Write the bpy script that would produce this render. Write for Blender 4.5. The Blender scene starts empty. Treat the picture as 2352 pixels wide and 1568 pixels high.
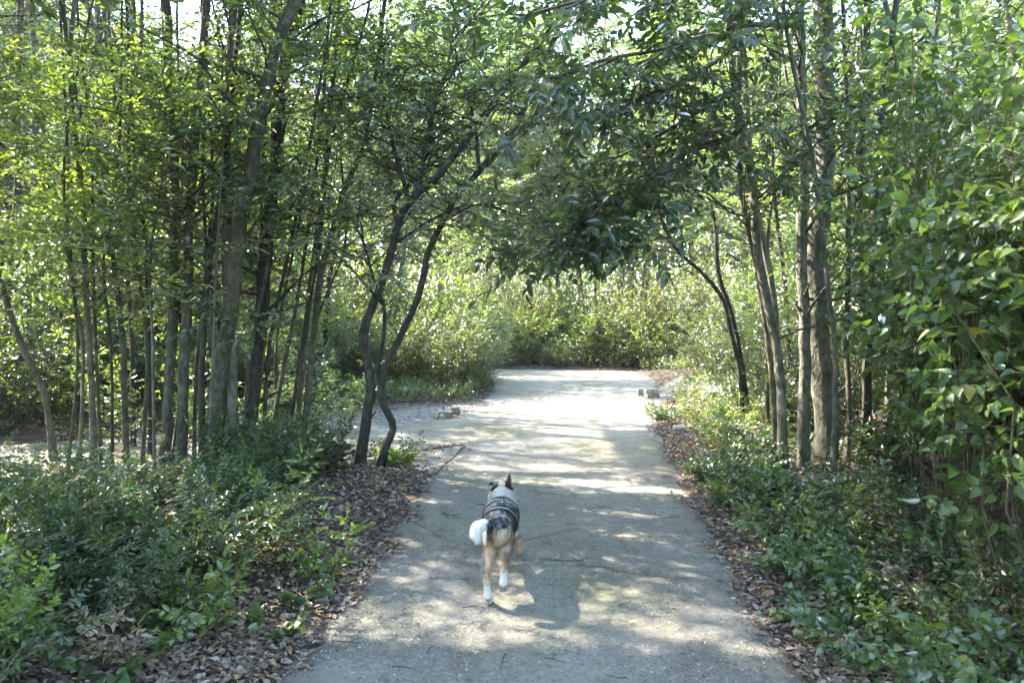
import bpy, bmesh, math, random
import numpy as np
from mathutils import Vector, noise as mnoise
from mathutils.bvhtree import BVHTree

# ------------------------------------------------------------------ camera, sky, sun, exposure
S = bpy.context.scene
FPX, CX, CY = 1699.0, 1176.0, 784.0            # focal length and centre in units of a 2352 px wide view
CAMH = 1.6
PITCH = math.atan(84 / FPX)
cd = bpy.data.cameras.new('camera'); cam = bpy.data.objects.new('camera', cd); S.collection.objects.link(cam)
cam.location = (0, 0, CAMH); cam.rotation_euler = (math.pi / 2 - PITCH, 0, 0)
cd.sensor_width = 36; cd.lens = 36 * FPX / 2352; cd.clip_end = 500; cd.clip_start = 0.05
S.camera = cam

SUN_EL = math.radians(44)
_h = np.array([-0.85, 0.52]); _h /= np.linalg.norm(_h)
SUN = np.array([_h[0] * math.cos(SUN_EL), _h[1] * math.cos(SUN_EL), math.sin(SUN_EL)])
w = bpy.data.worlds.new('World'); S.world = w; w.use_nodes = True
wn = w.node_tree.nodes; sky = wn.new('ShaderNodeTexSky'); sky.sky_type = 'NISHITA'; sky.sun_disc = False
sky.sun_elevation = SUN_EL; sky.sun_rotation = math.atan2(_h[0], _h[1]); sky.dust_density = 1.0; sky.ozone_density = 1.4
wn['Background'].inputs[1].default_value = 0.15
w.node_tree.links.new(sky.outputs[0], wn['Background'].inputs[0])
ld = bpy.data.lights.new('sun', 'SUN'); ld.energy = 3.0; ld.angle = math.radians(0.6); ld.color = (1.0, 0.93, 0.82)
sun = bpy.data.objects.new('sun', ld); S.collection.objects.link(sun)
sun.rotation_euler = Vector(tuple(SUN)).to_track_quat('Z', 'Y').to_euler()
S.view_settings.view_transform = 'Standard'; S.view_settings.look = 'None'
S.view_settings.gamma = 1; S.view_settings.exposure = 3.85
cy = S.cycles
cy.max_bounces = 9; cy.diffuse_bounces = 6; cy.glossy_bounces = 2; cy.transmission_bounces = 6; cy.transparent_max_bounces = 4
cy.caustics_reflective = False; cy.caustics_refractive = False; cy.sample_clamp_indirect = 6

HAZE = 0.0009
R = np.random.default_rng(7)
FW = np.array([0, math.cos(PITCH), -math.sin(PITCH)]); UP = np.array([0, math.sin(PITCH), math.cos(PITCH)])

def W(px, py, d):
    """point of the place seen at view px, py whose forward distance is d"""
    v = FW + np.array([1.0, 0, 0]) * (px - CX) / FPX + UP * (CY - py) / FPX
    return np.array([0, 0, CAMH]) + v * (d / v[1])
def G(px, py, z=0.0):
    v = FW + np.array([1.0, 0, 0]) * (px - CX) / FPX + UP * (CY - py) / FPX
    return (np.array([0, 0, CAMH]) + v * ((z - CAMH) / v[2]))
def topx(P):
    q = P - np.array([0, 0, CAMH]); dz = np.maximum(q @ FW, 0.05)
    return CX + q[:, 0] / dz * FPX, CY - (q @ UP) / dz * FPX
def norm(v): return v / np.maximum(np.linalg.norm(v, axis=-1, keepdims=True), 1e-9)

# ------------------------------------------------------------------ noise
_P = R.random((256, 256))
def vnoise(x, y):
    x = np.asarray(x, float); y = np.asarray(y, float)
    xi = np.floor(x).astype(int); yi = np.floor(y).astype(int); fx = x - xi; fy = y - yi
    fx = fx * fx * (3 - 2 * fx); fy = fy * fy * (3 - 2 * fy)
    a = _P[xi % 256, yi % 256]; b = _P[(xi + 1) % 256, yi % 256]; c = _P[xi % 256, (yi + 1) % 256]; d = _P[(xi + 1) % 256, (yi + 1) % 256]
    return (a * (1 - fx) + b * fx) * (1 - fy) + (c * (1 - fx) + d * fx) * fy
def fbm(x, y, o=3):
    s = 0; a = .5
    for k in range(o): s = s + a * vnoise(x * 2 ** k + 17 * k, y * 2 ** k + 31 * k); a *= .5
    return s / (1 - .5 ** o)

# ------------------------------------------------------------------ the outline of the path, in metres
PL = [(650, 1568), (780, 1400), (900, 1210), (975, 1110), (1068, 1020)]
SIDE_LO = [(920, 1040), (780, 1056)]
SIDE_HI = [(790, 996), (905, 978), (1035, 958)]
FAR_L = [(1100, 925), (1128, 905), (1138, 880), (1128, 862)]
FAR_R = [(1495, 866), (1508, 880), (1500, 897), (1492, 950), (1512, 985), (1540, 1060), (1600, 1170), (1700, 1320), (1850, 1568)]
def g2(l): return [tuple(G(*p)[:2]) for p in l]
path_poly = ([(-1.15, -6.0)] + g2(PL) + g2(SIDE_LO) + [(-3.1, 7.3), (-6, 5.9), (-12, 3.6), (-12.8, 5.2), (-6.6, 8.0), (-4.2, 9.2)] + g2(SIDE_HI) + g2(FAR_L) +
             [(-2.5, 16.4), (-8, 17.4), (-8, 19.6), (-1.5, 18.4), (1.5, 18.2), (2.9, 17.8)] + g2(FAR_R) + [(1.45, -6.0)])
path_poly = np.array(path_poly)
def path_dist(x, y):
    """signed distance to the path edge: negative inside"""
    x = np.asarray(x, float); y = np.asarray(y, float)
    n = len(path_poly); best = np.full(x.shape, 1e9); inside = np.zeros(x.shape, bool)
    for i in range(n):
        ax, ay = path_poly[i]; bx, by = path_poly[(i + 1) % n]
        dx, dy = bx - ax, by - ay
        t = np.clip(((x - ax) * dx + (y - ay) * dy) / (dx * dx + dy * dy), 0, 1)
        best = np.minimum(best, np.hypot(x - ax - t * dx, y - ay - t * dy))
        c = ((ay > y) != (by > y)) & (x < (bx - ax) * (y - ay) / (by - ay + 1e-12) + ax)
        inside ^= c
    return np.where(inside, -best, best)
def hz(x, y):
    x = np.asarray(x, float); y = np.asarray(y, float)
    d = np.maximum(path_dist(x, y), 0)
    h = np.minimum(0.10 * d, 0.16) + 0.05 * (fbm(x * .9, y * .9) - .35) * np.minimum(d * 1.5, 1)
    h = h + 0.04 * np.exp(-((x + 1.25) ** 2 + (y - 6.4) ** 2) / .35)
    return np.where(d > 0, h, 0)
def z1(x, y): return float(hz(np.array([x]), np.array([y]))[0])

# ------------------------------------------------------------------ mesh helpers
def link(o, parent=None):
    S.collection.objects.link(o)
    if parent: o.parent = parent
    return o
def mk(name, V, F, mat, parent=None, attrs=None, smooth=False, mats=None):
    """V (n,3); F list of int arrays (m,k)"""
    me = bpy.data.meshes.new(name)
    F = [f for f in F if len(f)]
    me.vertices.add(len(V)); me.vertices.foreach_set('co', np.asarray(V, np.float32).ravel())
    li = np.concatenate([f.ravel() for f in F]).astype(np.int32)
    tot = np.concatenate([np.full(len(f), f.shape[1]) for f in F]).astype(np.int32)
    st = np.concatenate([[0], np.cumsum(tot)[:-1]]).astype(np.int32)
    me.loops.add(len(li)); me.loops.foreach_set('vertex_index', li)
    me.polygons.add(len(tot)); me.polygons.foreach_set('loop_start', st)
    try: me.polygons.foreach_set('loop_total', tot)
    except Exception: pass
    for k, a in (attrs or {}).items():
        if a.ndim == 2:
            at = me.attributes.new(k, 'FLOAT_COLOR', 'POINT'); at.data.foreach_set('color', np.asarray(a, np.float32).ravel())
        else:
            at = me.attributes.new(k, 'FLOAT', 'POINT'); at.data.foreach_set('value', np.asarray(a, np.float32))
    me.materials.append(mat)
    me.update(calc_edges=True); me.validate()
    if smooth: me.polygons.foreach_set('use_smooth', np.ones(len(me.polygons), bool))
    o = bpy.data.objects.new(name, me)
    return link(o, parent)
def tag(o, label=None, cat=None, group=None, kind=None):
    if label: o['label'] = label
    if cat: o['category'] = cat
    if group: o['group'] = group
    if kind: o['kind'] = kind
    return o
def empty(name, loc=(0, 0, 0), rz=0):
    o = bpy.data.objects.new(name, None); o.location = loc; o.rotation_euler = (0, 0, rz); o.empty_display_size = .1
    return link(o)
def dup(root, loc, rz=0, sc=1.0, label=None, group=None):
    r = root.copy(); link(r); r.location = loc; r.rotation_euler = (0, 0, rz); r.scale = (sc,) * 3 if np.isscalar(sc) else sc
    if label: r['label'] = label
    if group: r['group'] = group
    for ch in root.children:
        c = ch.copy(); link(c); c.parent = r
    return r

class Geo:
    def __init__(s): s.V = []; s.F3 = []; s.F4 = []; s.T = []; s.n = 0
    def add(s, V, F3=None, F4=None, T=None):
        V = np.asarray(V).reshape(-1, 3)
        if F3 is not None and len(F3): s.F3.append(np.asarray(F3).reshape(-1, 3) + s.n)
        if F4 is not None and len(F4): s.F4.append(np.asarray(F4).reshape(-1, 4) + s.n)
        s.V.append(V); s.T.append(np.zeros(len(V)) if T is None else np.asarray(T).ravel()); s.n += len(V)
    def build(s, name, mat, parent=None, smooth=False, origin=None):
        V = np.concatenate(s.V)
        if origin is not None: V = V - np.asarray(origin)
        F = []
        if s.F3: F.append(np.concatenate(s.F3))
        if s.F4: F.append(np.concatenate(s.F4))
        return mk(name, V, F, mat, parent, {'tint': np.concatenate(s.T)}, smooth)

def build_crown(gw, gl, wood, leaf, parent, origin=None):
    V = np.concatenate(gw.V + gl.V); T = np.concatenate(gw.T + gl.T)
    if origin is not None: V = V - np.asarray(origin)
    F = []; n3 = sum(map(len, gl.F3)) + 0
    f3w = gw.F3; f3l = [f + gw.n for f in gl.F3]; f4w = gw.F4; f4l = [f + gw.n for f in gl.F4]
    idx = []
    for fs_, k in ((f3w, 0), (f3l, 1), (f4w, 0), (f4l, 1)):
        if fs_: a = np.concatenate(fs_); F.append(a); idx.append(np.full(len(a), k))
    o = mk('crown', V, F, M[wood], parent, {'tint': T}); o.data.materials.append(M[leaf])
    idx = np.concatenate(idx).astype(np.int32)
    if len(idx) == len(o.data.polygons):
        o.data.polygons.foreach_set('material_index', idx); o.data.polygons.foreach_set('use_smooth', idx == 0)
    else: print('POLY MISMATCH', o.name)
    return o

def tubes(g, P, Rd, sides=6, rough=0.0, T=None, cap=False):
    """P (M,K,3) centre lines, Rd (M,K) radii"""
    P = np.asarray(P, float); Rd = np.asarray(Rd, float)
    if P.ndim == 2: P = P[None]; Rd = Rd[None]
    M, K, _ = P.shape
    Tn = norm(np.gradient(P, axis=1))
    ref = np.where(np.abs(Tn[:, :1, 2:3]) > .8, np.array([1.0, 0, 0]), np.array([0, 0, 1.0]))
    ref = np.broadcast_to(ref, Tn.shape)
    A = norm(np.cross(Tn, ref)); B = np.cross(Tn, A)
    th = np.arange(sides) / sides * 2 * math.pi
    rr = Rd[:, :, None] * np.ones(sides)
    if rough: rr = rr * (1 + rough * (R.random(rr.shape) - .5) + rough * 1.5 * (R.random((M, 1, sides)) - .5))
    V = P[:, :, None] + rr[..., None] * (np.cos(th)[:, None] * A[:, :, None] + np.sin(th)[:, None] * B[:, :, None])
    idx = np.arange(M * K * sides).reshape(M, K, sides)
    a = idx[:, :-1]; b = idx[:, 1:]
    F = np.stack([a, b, np.roll(b, -1, 2), np.roll(a, -1, 2)], -1).reshape(-1, 4)
    g.add(V, F4=F, T=np.zeros(M * K * sides) if T is None else np.repeat(T, K * sides))

def smoothline(P, n):
    """Catmull-Rom through the given points, n samples"""
    P = np.asarray(P, float)
    if len(P) == 2: return P[0] + (P[1] - P[0]) * np.linspace(0, 1, n)[:, None]
    Q = np.vstack([2 * P[0] - P[1], P, 2 * P[-1] - P[-2]])
    L = np.concatenate([[0], np.cumsum(np.linalg.norm(np.diff(P, axis=0), axis=1))])
    out = []
    for s in np.linspace(0, L[-1], n):
        i = min(np.searchsorted(L, s, side='right') - 1, len(P) - 2); t = (s - L[i]) / max(L[i + 1] - L[i], 1e-9)
        p0, p1, p2, p3 = Q[i:i + 4]
        out.append(.5 * (2 * p1 + (p2 - p0) * t + (2 * p0 - 5 * p1 + 4 * p2 - p3) * t * t + (3 * p1 - p0 - 3 * p2 + p3) * t ** 3))
    return np.array(out)

# leaf outlines: (position along, half width) between base and tip
OVAL = [(.22, .38), (.5, .5), (.78, .3)]
LONG = [(.3, .42), (.62, .5)]
HEART = [(.06, .34), (.2, .5), (.45, .48), (.72, .27), (.88, .1)]
def leaves(g, P, D, N, L, Wd, kind='rhomb', tint=None, curl=.12):
    """P base points, D direction of the midrib, N upward normal, L length, Wd width"""
    n = len(P)
    if n == 0: return
    L = np.broadcast_to(L, (n,)).astype(float); Wd = np.broadcast_to(Wd, (n,)).astype(float)
    D = norm(D); Sd = norm(np.cross(D, N)); N = np.cross(Sd, D)
    if tint is None: tint = R.random(n)
    if kind == 'rhomb':
        m = P + D * (L * .45)[:, None]; tip = P + D * L[:, None] - N * (L * curl)[:, None]
        up = N * (Wd * .18)[:, None]
        V = np.stack([P, m + Sd * (Wd * .5)[:, None] + up, tip, m - Sd * (Wd * .5)[:, None] + up], 1)
        i = np.arange(n)[:, None] * 4
        g.add(V, F3=np.concatenate([i + [0, 1, 2], i + [0, 2, 3]]), T=np.repeat(tint, 4)); return
    prof = kind; m = len(prof); curl = R.uniform(-.05, .45, n) if curl > 0 else R.uniform(-.35, .35, n)
    cols = [P]
    for t, hw in prof:
        c = P + D * (L * t)[:, None] - N * (L * curl * t * t)[:, None]
        up = N * (Wd * hw * .45)[:, None]
        cols += [c + Sd * (Wd * hw)[:, None] + up, c, c - Sd * (Wd * hw)[:, None] + up]
    cols.append(P + D * L[:, None] - N * (L * curl)[:, None])
    V = np.stack(cols, 1); nv = V.shape[1]; i = np.arange(n)[:, None] * nv
    f3 = [i + [0, 1, 2], i + [0, 2, 3]]; f4 = []
    for k in range(m - 1):
        a = 1 + 3 * k; b = a + 3
        f4 += [i + [a, b, b + 1, a + 1], i + [a + 1, b + 1, b + 2, a + 2]]
    a = 1 + 3 * (m - 1); f3 += [i + [a, nv - 1, a + 1], i + [a + 1, nv - 1, a + 2]]
    g.add(V, F3=np.concatenate(f3), F4=np.concatenate(f4) if f4 else None, T=np.repeat(tint, nv))

# ------------------------------------------------------------------ canopy leaves cut away to put sun on chosen spots
SPOTS = [(1610, 1466, 180, 17, .24, 1), (1745, 1534, 120, 14, .22, 1), (1470, 1430, 80, 10, .12, 1), (1560, 1520, 120, 7, .24, .8), (1600, 1400, 190, 8, .22, .9), (1580, 1350, 170, 7, .2, .9),
         (1640, 1300, 120, 7, .2, .9), (1290, 1440, 60, 10, .25, 1), (1450, 1180, 130, 6, .1, .9), (1300, 1108, 150, 9, .05, 1),
         (1210, 1076, 150, 8, .02, 1), (1480, 1126, 110, 7, .06, 1), (1060, 1070, 60, 6, 0, .9), (1010, 1106, 70, 6, .05, .9), (980, 1150, 70, 6, .1, .9),
         (930, 1245, 38, 6, .1, 1), (1190, 960, 170, 4, 0, .9), (1020, 990, 120, 5, -.08, 1), (870, 1130, 60, 9, .1, .8),
         (1520, 1230, 70, 5, .1, .8), (1000, 1180, 30, 4, .1, .7), (1390, 985, 90, 4, 0, .8), (1330, 940, 190, 4, 0, .8),
         (1300, 868, 260, 5, 0, .9), (1320, 903, 220, 5, .02, .9), (1230, 925, 150, 4, 0, .9), (60, 1085, 90, 8, 0, .9), (200, 1075, 100, 8, 0, .8), (450, 1050, 100, 5, 0, .7),
         (1750, 1420, 80, 10, .1, .9), (1880, 1500, 120, 14, .1, .9), (1700, 1230, 60, 8, 0, .7), (1780, 1300, 60, 9, .1, .8)]
LITVOL = [  # x0,x1,y0,y1,zref,prob   shrubs and verges the leaves are thinned for, to let sun in
    (-3.2, -.3, 11.6, 15.5, 1.0, .95), (-3.4, -.2, 11.4, 15.8, 1.8, .95), (-4.5, -.2, 11.4, 16, 3.0, .9), (-1, 4, 17.5, 21, 1.5, .6), (-6, 0, 16, 20, 4.0, .5), (2.0, 3.6, 7.5, 12.5, .3, .85), (2.2, 4.6, 11, 16, .8, .6),
    (1.7, 3.0, 3.1, 4.6, .25, .55), (1.7, 3.4, 2.4, 5.0, 1.2, .7), (1.9, 3.6, 2.5, 5.0, 2.6, .7), (-8, -1.5, 5, 12, 3.0, .93), (-3, 1.5, 5.5, 8.5, 4.2, .7), (-9, -3, 8, 14, 2.0, .75), (-9, 9, 18, 24, 2.0, .8), (1.8, 4, 6, 10, 2.5, .6), (-2.45, -2.05, 2.8, 3.5, .35, 1.0)]
def sunlit(P):
    """probability that the leaf is cut away to let the sun reach a chosen spot"""
    p = np.zeros(len(P)); hi = P[:, 2] > 1.3
    g = P - SUN * (P[:, 2:3] / SUN[2])
    ok = hi & (g[:, 1] > .5)
    gx, gy = topx(g)
    for cx, cy, rx, ry, sl, pr in SPOTS:
        e = ((gx - cx) / rx) ** 2 + ((gy - cy - sl * (gx - cx)) / ry) ** 2
        p = np.maximum(p, np.where(ok, pr * np.clip(1.9 - e, 0, 1), 0))
    far = ok & (g[:, 1] > 10.5) & (g[:, 0] > -6)
    p = np.maximum(p, np.where(far, np.clip((fbm(g[:, 0] * 1.2 + 5, g[:, 1] * .8) - .55) * 5, 0, .6), 0))
    for x0, x1, y0, y1, zr, pr in LITVOL:
        q = P - SUN * ((P[:, 2:3] - zr) / SUN[2])
        m = (P[:, 2] > zr + .9) & (q[:, 0] > x0) & (q[:, 0] < x1) & (q[:, 1] > y0) & (q[:, 1] < y1)
        if pr < .9: pr = pr * np.clip((fbm(q[:, 0] * 2.6, q[:, 1] * 2.6 + zr * 9, 2) - .42) * 9 + .5, 0, 1.3)
        p = np.maximum(p, np.where(m, pr, 0))
    return p

# ------------------------------------------------------------------ sprays, branches, trees
def rand_unit(n):
    v = R.normal(size=(n, 3)); return norm(v)
def sprays(g, P, A, n, Ls, L, Wd, kind='rhomb', tilt=.45, droop=.25, carve=True, gw=None, tintf=None, keep=None):
    """n leaves alternate along each twig that starts at P and runs along A"""
    M = len(P)
    if M == 0: return
    A = norm(A); Nn = norm(np.array([0, 0, 1.0]) + rand_unit(M) * tilt); Sx = norm(np.cross(A, Nn)); Nn = np.cross(Sx, A)
    t = (np.arange(n) + .6) / n
    Ls = np.broadcast_to(Ls, (M,))
    sag = -0.18 * (t ** 2)[None, :, None] * Ls[:, None, None] * np.array([0, 0, 1.0])
    pos = P[:, None] + A[:, None] * (Ls[:, None] * t)[..., None] + sag
    side = np.where(np.arange(n) % 2 == 0, 1.0, -1.0)
    D = A[:, None] * (.35 + .7 * t)[None, :, None] + Sx[:, None] * (side * (1.05 - .6 * t))[None, :, None]
    D = D + R.normal(size=D.shape) * .22; D[..., 2] -= droop * R.random(D.shape[:2]) * 1.6
    NN = Nn[:, None] + R.normal(size=D.shape) * .35
    pos = pos.reshape(-1, 3); D = D.reshape(-1, 3); NN = NN.reshape(-1, 3)
    ln = L * (.5 + .8 * R.random(len(pos))); wd = Wd * (.7 + .5 * R.random(len(pos)))
    base = R.random((M, 1)) * .55 + R.random((M, n)) * .45
    tint = base.ravel()
    if carve:
        k = R.random(len(pos)) >= sunlit(pos)
        pos, D, NN, ln, wd, tint = pos[k], D[k], NN[k], ln[k], wd[k], tint[k]
    if keep is not None:
        k = keep(pos); pos, D, NN, ln, wd, tint = pos[k], D[k], NN[k], ln[k], wd[k], tint[k]
    leaves(g, pos, D, NN, ln, wd, kind, tint)
    if gw is not None:
        tt = np.linspace(0, 1, 3)
        C = P[:, None] + A[:, None] * (Ls[:, None] * tt)[..., None] - 0.18 * (tt ** 2)[None, :, None] * Ls[:, None, None] * np.array([0, 0, 1.0])
        tubes(gw, C, np.broadcast_to(np.array([.0028, .002, .0012]), (M, 3)), 3)

def branch_lines(start, dirs, length, K=6, wob=.12, lift=.0):
    """curved lines (M,K,3)"""
    M = len(start); t = np.linspace(0, 1, K)
    D = norm(dirs); bend = rand_unit(M) * wob; bend[:, 2] += lift
    length = np.broadcast_to(length, (M,))
    C = start[:, None] + D[:, None] * (length[:, None] * t)[..., None] + bend[:, None] * (length[:, None] * t ** 2)[..., None]
    C += R.normal(size=C.shape) * .02 * length[:, None, None] * (t > 0)[None, :, None]
    return C
def leafy_branches(gw, gl, C, r0, ntw, twL, nleaf, L, Wd, kind='rhomb', carve=True, t0=.25, twigs=True, tilt=.45, droop=.25, up=.1, keep=None):
    """clothe branch lines with side twigs and their leaves"""
    M, K, _ = C.shape
    r = np.broadcast_to(r0, (M,))[:, None] * np.linspace(1, .22, K)
    tubes(gw, C, r, 5 if np.max(r0) > .012 else 4)
    t = t0 + (1 - t0) * (np.arange(ntw) + R.random((M, ntw))) / ntw; t = np.clip(t, 0, .999)
    f = t * (K - 1); i = f.astype(int); fr = (f - i)[..., None]
    m = np.arange(M)[:, None]
    Pt = C[m, i] * (1 - fr) + C[m, i + 1] * fr
    Ax = norm(C[m, i + 1] - C[m, i])
    Sd = norm(np.cross(Ax, np.array([0, 0, 1.0]) + R.normal(size=Ax.shape) * .35))
    sgn = np.where((np.arange(ntw) % 2) == 0, 1.0, -1.0)[None, :, None]
    D = Ax * .6 + Sd * sgn * (.75 + .3 * R.random((M, ntw, 1))) + R.normal(size=Ax.shape) * .22; D[..., 2] += up
    LL = twL * (.6 + .7 * R.random((M, ntw))) * (1.15 - .5 * t)
    sprays(gl, Pt.reshape(-1, 3), D.reshape(-1, 3), nleaf, LL.ravel(), L, Wd, kind, carve=carve, gw=gw if twigs else None, tilt=tilt, droop=droop, keep=keep)
    # the tip goes on as one more spray
    sprays(gl, C[:, -1], C[:, -1] - C[:, -2], nleaf, twL, L, Wd, kind, carve=carve, tilt=tilt, droop=droop, keep=keep)

def mat_nodes(name):
    m = bpy.data.materials.new(name); m.use_nodes = True; nt = m.node_tree; nt.nodes.clear()
    out = nt.nodes.new('ShaderNodeOutputMaterial'); return m, nt, out
def ramp(nt, stops, fac, interp='LINEAR'):
    r = nt.nodes.new('ShaderNodeValToRGB'); cr = r.color_ramp; cr.interpolation = interp
    while len(cr.elements) > 1: cr.elements.remove(cr.elements[0])
    cr.elements[0].position = stops[0][0]; cr.elements[0].color = (*stops[0][1], 1)
    for p, c in stops[1:]:
        e = cr.elements.new(p); e.color = (*c, 1)
    nt.links.new(fac, r.inputs[0]); return r
def leafmat(name, stops, trans=.45, gloss=.10, rough=.35, tboost=1.6, tyellow=1.25, amp=1.4, warm=(1.22, 1.0, .92)):
    m, nt, out = mat_nodes(name); n = nt.nodes; l = nt.links
    a = n.new('ShaderNodeAttribute'); a.attribute_name = 'tint'
    stops = [(p, tuple(min(v * amp * .72 * h, .6) for v, h in zip(c, warm))) for p, c in stops]
    r = ramp(nt, stops, a.outputs['Fac'])
    d = n.new('ShaderNodeBsdfDiffuse'); l.new(r.outputs[0], d.inputs[0])
    mul = n.new('ShaderNodeMixRGB'); mul.blend_type = 'MULTIPLY'; mul.inputs[0].default_value = 1; l.new(r.outputs[0], mul.inputs[1])
    mul.inputs[2].default_value = (tboost * tyellow, tboost * 1.25, tboost * .62, 1)
    t = n.new('ShaderNodeBsdfTranslucent'); l.new(mul.outputs[0], t.inputs[0])
    mx = n.new('ShaderNodeMixShader'); mx.inputs[0].default_value = trans; l.new(d.outputs[0], mx.inputs[1]); l.new(t.outputs[0], mx.inputs[2])
    g = n.new('ShaderNodeBsdfGlossy'); g.inputs['Roughness'].default_value = rough; g.inputs[0].default_value = (1, 1, 1, 1)
    lw = n.new('ShaderNodeLayerWeight'); lw.inputs[0].default_value = .35
    mm = n.new('ShaderNodeMath'); mm.operation = 'MULTIPLY_ADD'; mm.inputs[1].default_value = gloss * 2; mm.inputs[2].default_value = gloss * .35; l.new(lw.outputs['Fresnel'], mm.inputs[0])
    m2 = n.new('ShaderNodeMixShader'); l.new(mm.outputs[0], m2.inputs[0]); l.new(mx.outputs[0], m2.inputs[1]); l.new(g.outputs[0], m2.inputs[2])
    l.new(m2.outputs[0], out.inputs[0]); return m
def barkmat(name, c1, c2, c3, scale=1.0):
    m, nt, out = mat_nodes(name); n = nt.nodes; l = nt.links
    tc = n.new('ShaderNodeTexCoord')
    mp = n.new('ShaderNodeMapping'); mp.inputs['Scale'].default_value = (13 * scale, 13 * scale, 6.5 * scale); l.new(tc.outputs['Object'], mp.inputs[0])
    n1 = n.new('ShaderNodeTexNoise'); n1.inputs['Scale'].default_value = 2.2; n1.inputs['Detail'].default_value = 6; l.new(mp.outputs[0], n1.inputs[0])
    n2 = n.new('ShaderNodeTexNoise'); n2.inputs['Scale'].default_value = 3.0; n2.inputs['Detail'].default_value = 4; l.new(tc.outputs['Object'], n2.inputs[0])
    r = ramp(nt, [(.3, c1), (.55, c2), (.75, c3)], n1.outputs[0])
    r2 = ramp(nt, [(.42, (.55, .62, .5)), (.6, (1.15, 1.1, 1.05))], n2.outputs[0])
    mul = n.new('ShaderNodeMixRGB'); mul.blend_type = 'MULTIPLY'; mul.inputs[0].default_value = .8; l.new(r.outputs[0], mul.inputs[1]); l.new(r2.outputs[0], mul.inputs[2])
    b = n.new('ShaderNodeBump'); b.inputs['Strength'].default_value = .9; b.inputs['Distance'].default_value = .02; l.new(n1.outputs[0], b.inputs['Height'])
    p = n.new('ShaderNodeBsdfPrincipled'); p.inputs['Roughness'].default_value = .85; l.new(mul.outputs[0], p.inputs['Base Color']); l.new(b.outputs[0], p.inputs['Normal'])
    l.new(p.outputs[0], out.inputs[0]); return m

YEL = (.42, .36, .03); ORG = (.40, .16, .02); BRN = (.20, .10, .05)
M = {
 'laurel': leafmat('laurel_leaf', [(0, (.025, .058, .018)), (.5, (.045, .095, .022)), (.9, (.085, .15, .03)), (.975, (.12, .19, .03)), (.99, YEL), (1, ORG)], gloss=.15, rough=.42, amp=1.6),
 'bright': leafmat('bright_leaf', [(0, (.05, .10, .022)), (.5, (.085, .155, .028)), (.9, (.14, .215, .035)), (.97, (.2, .24, .04)), (.99, YEL), (1, ORG)], gloss=.16, trans=.6, amp=2.1),
 'dark': leafmat('dark_leaf', [(0, (.018, .046, .018)), (.6, (.035, .078, .024)), (.95, (.07, .125, .03)), (1, (.12, .17, .03))], gloss=.12, trans=.42, amp=1.4),
 'broom': leafmat('broom_leaf', [(0, (.022, .058, .024)), (.6, (.04, .098, .032)), (.95, (.075, .15, .04)), (.985, (.10, .19, .04)), (1, (.3, .2, .1))], gloss=.10, rough=.40, trans=.38, amp=1.5, warm=(1.45, 1.0, .75)),
 'hazel': leafmat('hazel_leaf', [(0, (.042, .10, .022)), (.55, (.068, .15, .028)), (.93, (.12, .22, .035)), (.975, (.2, .27, .03)), (.99, YEL), (1, BRN)], gloss=.09, trans=.42, rough=.45, amp=1.15),
 'olive': leafmat('olive_leaf', [(0, (.055, .085, .028)), (.5, (.10, .14, .04)), (.85, (.16, .19, .05)), (.95, (.3, .25, .06)), (1, (.34, .2, .1))], gloss=.14, trans=.48, amp=1.55, warm=(1.1, 1.0, 1.05)),
 'pale': leafmat('pale_leaf', [(0, (.07, .12, .045)), (.5, (.12, .18, .06)), (.9, (.19, .24, .09)), (1, (.32, .30, .10))], gloss=.16, trans=.45, amp=1.5, warm=(1.08, 1.0, 1.0)),
 'litter': leafmat('litter_leaf', [(0, (.05, .038, .028)), (.3, (.13, .098, .07)), (.6, (.23, .185, .14)), (.9, (.36, .30, .24)), (.975, (.38, .24, .12)), (1, (.33, .12, .04))], trans=.1, gloss=.06, rough=.5, amp=1.45, warm=(1.05, 1, .94)),
 'scraps': leafmat('scrap_leaf', [(0, (.03, .024, .018)), (.5, (.08, .06, .045)), (.8, (.17, .13, .09)), (1, (.35, .28, .2))], trans=.05, gloss=.04, rough=.6, amp=1.4, warm=(1, 1, 1)),
 'grit': leafmat('grit_stone', [(0, (.09, .08, .07)), (.5, (.2, .185, .16)), (.8, (.42, .4, .36)), (1, (.6, .58, .53))], trans=.0, gloss=.02, rough=.8, amp=1.4, warm=(1, 1, 1)),
 'ivy': leafmat('ivy_leaf', [(0, (.03, .075, .025)), (.6, (.065, .14, .035)), (.93, (.12, .2, .045)), (1, (.26, .26, .05))], gloss=.15, rough=.4, trans=.3),
 'straw': leafmat('straw_leaf', [(0, (.16, .11, .07)), (1, (.34, .27, .18))], trans=.2, gloss=.05, amp=1.7, warm=(1, 1, 1)),
 'bark_grey': barkmat('grey_green_bark', (.085, .08, .06), (.18, .17, .13), (.30, .285, .23)),
 'bark_dark': barkmat('dark_bark', (.024, .021, .017), (.06, .052, .04), (.12, .108, .085)),
 'bark_pale': barkmat('pale_bark', (.08, .072, .055), (.17, .16, .12), (.28, .27, .22)),
 'bark_mid': barkmat('brown_green_bark', (.05, .045, .03), (.12, .108, .072), (.21, .195, .14)),
 'stem': barkmat('stem_bark', (.07, .05, .035), (.14, .10, .075), (.24, .19, .15)),
}

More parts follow.
